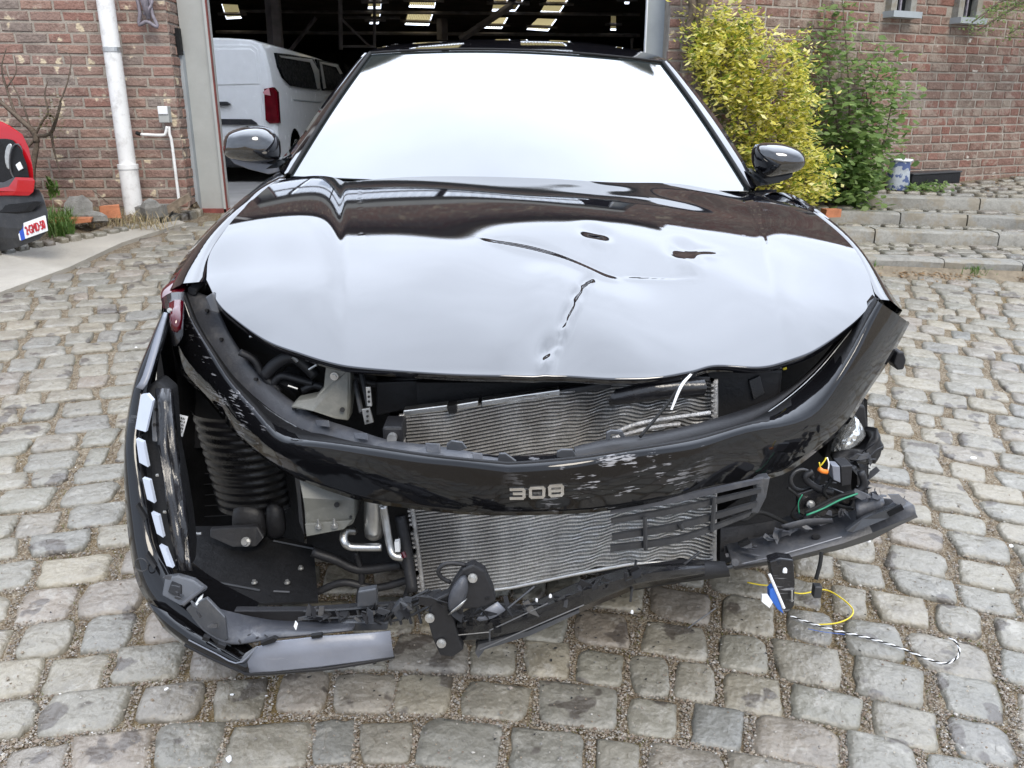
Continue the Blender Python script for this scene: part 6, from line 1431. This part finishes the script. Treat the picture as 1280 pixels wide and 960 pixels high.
obj('torn_plate', MB().prism([RQ(q, .03) for q in [(996, 618), (1030, 606), (1070, 622), (1060, 640), (1012, 650), (996, 640)]], (0, .01, 0)), M['gloss_plastic'], car, bevel=.003)
tagm = obj('side_marker', MB().prism([at(q[0], q[1], 2.14) for q in [(1122, 440), (1130, 440), (1133, 450), (1130, 462), (1122, 463), (1117, 455)]], (0, .05, 0)), M['matt_black'], car, bevel=.004)
rt_ = obj('lower_trim_bar', MB().grid([[RQ(q, o) for q in ql] for ql, o in (([(908, 682), (960, 672), (1040, 650), (1084, 633), (1110, 626), (1132, 626)], .05), ([(914, 702), (980, 690), (1050, 672), (1086, 655), (1118, 640), (1143, 632)], -.01), ([(914, 707), (980, 697), (1052, 678), (1090, 664), (1120, 652), (1145, 641)], -.02), ([(918, 710), (984, 700), (1052, 684), (1090, 672), (1120, 656), (1146, 644)], .02))]), M['flange'], car, autos=35, solid=.005)
obj('trim_flap', MB().prism([RQ(q, -.035) for q in [(1058, 664), (1078, 648), (1097, 640), (1124, 630), (1132, 636), (1110, 648), (1066, 666)]], (0, .012, 0)), M['grey_plastic'], rt_, bevel=.002)
obj('opening', MB().prism([RQ(q, -.04) for q in [(1108, 640), (1128, 632), (1130, 637), (1112, 646)]], (0, .01, 0)), M['pit_black'], rt_)
obj('opening', MB().prism([RQ(q, -.005) for q in [(923, 680), (936, 674), (939, 679), (926, 685)]], (0, .01, 0)), M['pit_black'], rt_)
obj('opening', dome([RQ((1020+6*math.cos(a), 671+4*math.sin(a)), -.006) for a in [k/10*6.283 for k in range(10)]], .004, n=10, rings=2), M['pit_black'], rt_)
obj('round_fixing', MB().cyl(RQ((919, 703), -.03), RQ((919, 703), .0), .0085, 14), M['flange'], rt_, autos=40)
obj('edge_line', MB().tube(catmull([RQ(q, -.022) for q in [(922, 706), (980, 692), (1052, 671)]], 12), .0014, 5), M['pale_plastic'], rt_)
obj('torn_sheet', MB().grid([catmull([RQ(q, -.02) for q in [(976, 656), (1010, 648), (1040, 648)]], 10), catmull([RQ(q, -.01) for q in [(980, 662), (1012, 656), (1042, 652)]], 10)]), M['flange'], rt_, solid=.003, smooth=True)
obj('trim_shadow_bar', MB().grid([catmull([RQ(q, .06) for q in [(905, 684), (950, 672), (1010, 660), (1060, 640)]], 12), catmull([RQ(q, .03) for q in [(905, 694), (950, 684), (1010, 670), (1060, 650)]], 12)]), M['matt_black'], rt_, solid=.004)
obj('inner_bar', MB().grid([catmull([RQ(q, .10) for q in [(900, 660), (960, 652), (1000, 640)]], 8), catmull([RQ(q, .08) for q in [(900, 690), (960, 678), (1004, 660)]], 8)]), M['matt_black'], car, solid=.004)
obj('long_rail', MB().tube(catmull([at(a, b_, 1.70) for a, b_ in [(792, 728), (840, 722), (880, 715), (916, 708)]], 10), .005, 6), M['plastic'], car, smooth=True)
obj('crumpled_end', MB().grid([catmull([RQ(q, .0) for q in [(1068, 626), (1086, 618), (1104, 622)]], 8), catmull([RQ(q, -.03) for q in [(1070, 638), (1088, 632), (1106, 630)]], 8), catmull([RQ(q, -.02) for q in [(1070, 648), (1086, 644), (1100, 638)]], 8)]), M['flange'], rt_, solid=.004, smooth=True)
# hanging bits under the right side
hk = obj('hanging_lamp_stub', MB().prism([at(q[0], q[1], 1.66) for q in [(962, 702), (975, 698), (992, 700), (994, 730), (993, 758), (982, 768), (974, 750), (966, 726)]], (0, .03, 0)), M['gloss_plastic'], car, bevel=.003)
obj('bright_edge', MB().tube([at(962, 718, 1.65), at(980, 760, 1.65)], .0035, 6), M['white'], hk)
obj('blue_shell', MB().prism([at(q[0], q[1], 1.65) for q in [(967, 734), (973, 748), (980, 768), (972, 762), (962, 748), (962, 738)]], (0, .02, 0)), M['wire_blue'], hk, bevel=.002)
obj('white_tab', MB().prism([at(q[0], q[1], 1.64) for q in [(953, 744), (960, 744), (966, 753), (962, 760), (952, 752)]], (0, .006, 0)), M['white'], hk)
obj('white_chip', chunk(2, at(981, 713, 1.64), (.012, .008, .012)), M['white'], hk)
obj('bright_edge', MB().tube([at(990, 738, 1.65), at(990, 752, 1.65)], .002, 6), M['steel'], hk)
hl_ = obj('hanging_lead', MB().tube(catmull([at(1027, 690, 1.72), at(1025, 705, 1.71), at(1020, 724, 1.70)], 12), .0045, 8), M['rubber'], car, smooth=True)
obj('plug', MB().box(at(1021, 738, 1.70), (.018, .02, .030)), M['plastic'], hl_, bevel=.002)
# leads on the ground
def onground(lst, h=.012): return [ag(a, b_, h)for a, b_ in lst]
yl = obj('yellow_wire', MB().tube(catmull(onground([(934, 728), (950, 731), (968, 733), (1000, 742), (1030, 737), (1052, 748), (1066, 762), (1062, 772), (1045, 779), (1020, 781)]), 50), .0021, 6), M['wire_yellow'], smooth=True, label='loose yellow wire looping over the cobbles by the blue lamp stub', cat='wire')
# twisted white cord: two strands
cl_ = catmull(onground([(988, 770), (1005, 776), (1040, 787), (1080, 796), (1120, 808), (1160, 824), (1182, 829), (1196, 822), (1199, 812), (1194, 802), (1186, 797)], .014), 170)
wc = thing('twisted_cord', cl_[0], 'white and dark twisted cord trailing over the cobbles on the right', 'cord')
for ph, mt in ((0, 'white'), (math.pi, 'rubber')):
    P = []
    for i, p in enumerate(cl_):
        t = (cl_[min(i+1, 169)]-cl_[max(i-1, 0)]).normalized(); s_ = t.cross(Vector((0, 0, 1))).normalized(); u = s_.cross(t); a = i*.62+ph; P.append(p+(s_*math.cos(a)+u*math.sin(a))*.0014)
    obj('strand', MB().tube(P, .0017, 6), M[mt], wc, smooth=True)
obj('blue_wire', MB().tube(catmull(onground([(1010, 786), (1030, 790), (1056, 793)]), 10), .0009, 5), M['wire_blue'], smooth=True, label='thin pale blue wire lying beside the twisted cord', cat='wire')
# debris chips
chips = [(1217, 572, .016, 'shard of white plastic lying alone at the right among grey cobbles'), (1264, 682, .013, 'small white shard near the right edge of the yard'), (1086, 676, .010, 'white shard beside the torn lower trim bar'), (290, 868, .007, 'tiny white chip below the lower bumper panel'), (208, 861, .008, 'tiny white chip at the left of the bumper corner'), (286, 948, .012, 'white chip at the bottom edge of the yard'), (170, 434, .010, 'pale chip lying left of the bumper corner top')]
for k, (a, b_, s, lab_) in enumerate(chips):
    c_ = ag(a, b_, .018); obj('plastic_shard', chunk(40+k, c_, (s*1.6, s, s*.4), rz=k), M['white'], origin=c_, label=lab_, cat='shard', group='white plastic shards scattered over the cobbles')
dm_ = MB()
for _ in range(150):
    a, b_ = rnd.uniform(20, 1250), rnd.uniform(540, 955); c_ = ag(a, b_, .008)
    if 240 < a < 900 and b_ < 800: continue
    if on_sett(c_.x, c_.y): continue
    c_.z -= .008
    s = rnd.uniform(.0012, .0035); dm_.add([c_+Vector((v[0]*s, v[1]*s*.7, v[2]*s*.5)) for v in OCT], OF)
obj('glass_crumbs', dm_, M['white'], kind='stuff')

# torn splinters clinging to the broken parts
def splinters(name, pts, n, s0, s1, mat, parent, Yf, o=-.03):
    r = random.Random(len(pts)*7+n); m_ = MB()
    for _ in range(n):
        k = r.randrange(len(pts)-1); t = r.random(); a, b = pts[k], pts[k+1]; q = (a[0]+(b[0]-a[0])*t+r.gauss(0, 4), a[1]+(b[1]-a[1])*t+r.gauss(0, 4))
        c = at(q[0], q[1], Yf(q[0])+o+r.uniform(-.02, .03)); d = Vector((r.gauss(0, 1), r.gauss(0, .5), r.gauss(0, .7))).normalized(); s = r.uniform(s0, s1); e = d.cross(Vector((r.gauss(0, 1), -1, r.gauss(0, 1)))).normalized()*s*r.uniform(.12, .35)
        f = Vector((0, .0025, .001)); A_ = [c-d*s*.5+e*.4, c-d*s*.4-e, c+d*s*.1-e*.6, c+d*s*.6, c+d*s*.05+e]
        m_.prism(A_, f)
    obj(name, m_, mat, parent, kind='stuff')
splinters('torn_fragments', [(540, 750), (575, 770), (620, 770), (690, 750), (760, 728), (860, 708)], 60, .012, .045, M['matt_black'], xm, SY, -.05)
splinters('torn_fragments', [(380, 768), (440, 772), (500, 762), (545, 745)], 50, .010, .035, M['matt_black'], lat, SY, -.01)
splinters('torn_fragments', [(905, 700), (980, 665), (1040, 645), (1090, 622), (1130, 628)], 40, .012, .04, M['flange'], rt_, RYf, -.01)
splinters('torn_fragments', [(1000, 600), (1030, 600), (1060, 585), (1090, 560), (1085, 610), (1020, 640)], 50, .012, .04, M['matt_black'], car, RYf, .05)
splinters('torn_fragments', [(200, 720), (240, 760), (290, 800), (330, 790)], 12, .008, .022, M['matt_black'], fb, lowY, -.01)
for (pts, r_, mt) in (([(905, 640), (930, 650), (950, 640), (985, 655)], .005, 'rubber'), ([(985, 610), (1000, 625), (990, 645), (1010, 655)], .004, 'rubber'), ([(1040, 600), (1030, 615), (1045, 630), (1066, 636)], .004, 'rubber')):
    obj('wire', MB().tube(catmull([RQ(q, .02) for q in pts], 18), r_, 6), M[mt], car, smooth=True)
for (pts, r_) in (([(390, 690), (420, 700), (450, 712), (500, 706)], .012), ([(396, 740), (430, 728), (470, 735), (520, 722)], .010), ([(445, 690), (452, 720), (448, 752)], .008), ([(500, 700), (512, 724), (506, 748)], .007)):
    obj('hose', MB().tube(catmull([at(a, b, 1.86) for a, b in pts], 18), r_, 8), M['matt_black'], car, smooth=True)
for (q, mt) in (([(545, 476), (560, 474), (562, 492), (548, 494)], 'plastic'), ([(604, 474), (620, 473), (621, 488), (606, 489)], 'plastic'), ([(936, 476), (950, 470), (956, 492), (942, 500)], 'plastic'), ([(978, 456), (983, 455), (984, 462), (979, 463)], 'wire_yellow')):
    obj('bay_bracket', MB().prism([at(a, b, 1.95) for a, b in q], (0, .02, 0)), M[mt], car, bevel=.002)
# crumbs of black plastic under the nose
bk = MB(); r_ = random.Random(5)
for _ in range(260):
    a, b = r_.gauss(660, 230), r_.gauss(790, 45)
    if b < 700: continue
    c_ = ag(a, b, .006); s = r_.uniform(.0015, .007); e_ = Vector((r_.uniform(-1, 1), r_.uniform(-1, 1), .2))*s; f_ = Vector((r_.uniform(-1, 1), r_.uniform(-1, 1), 0))*s
    bk.prism([c_, c_+e_, c_+e_+f_, c_+f_*.6], (0, 0, .0015))
obj('plastic_crumbs', bk, M['matt_black'], kind='stuff')
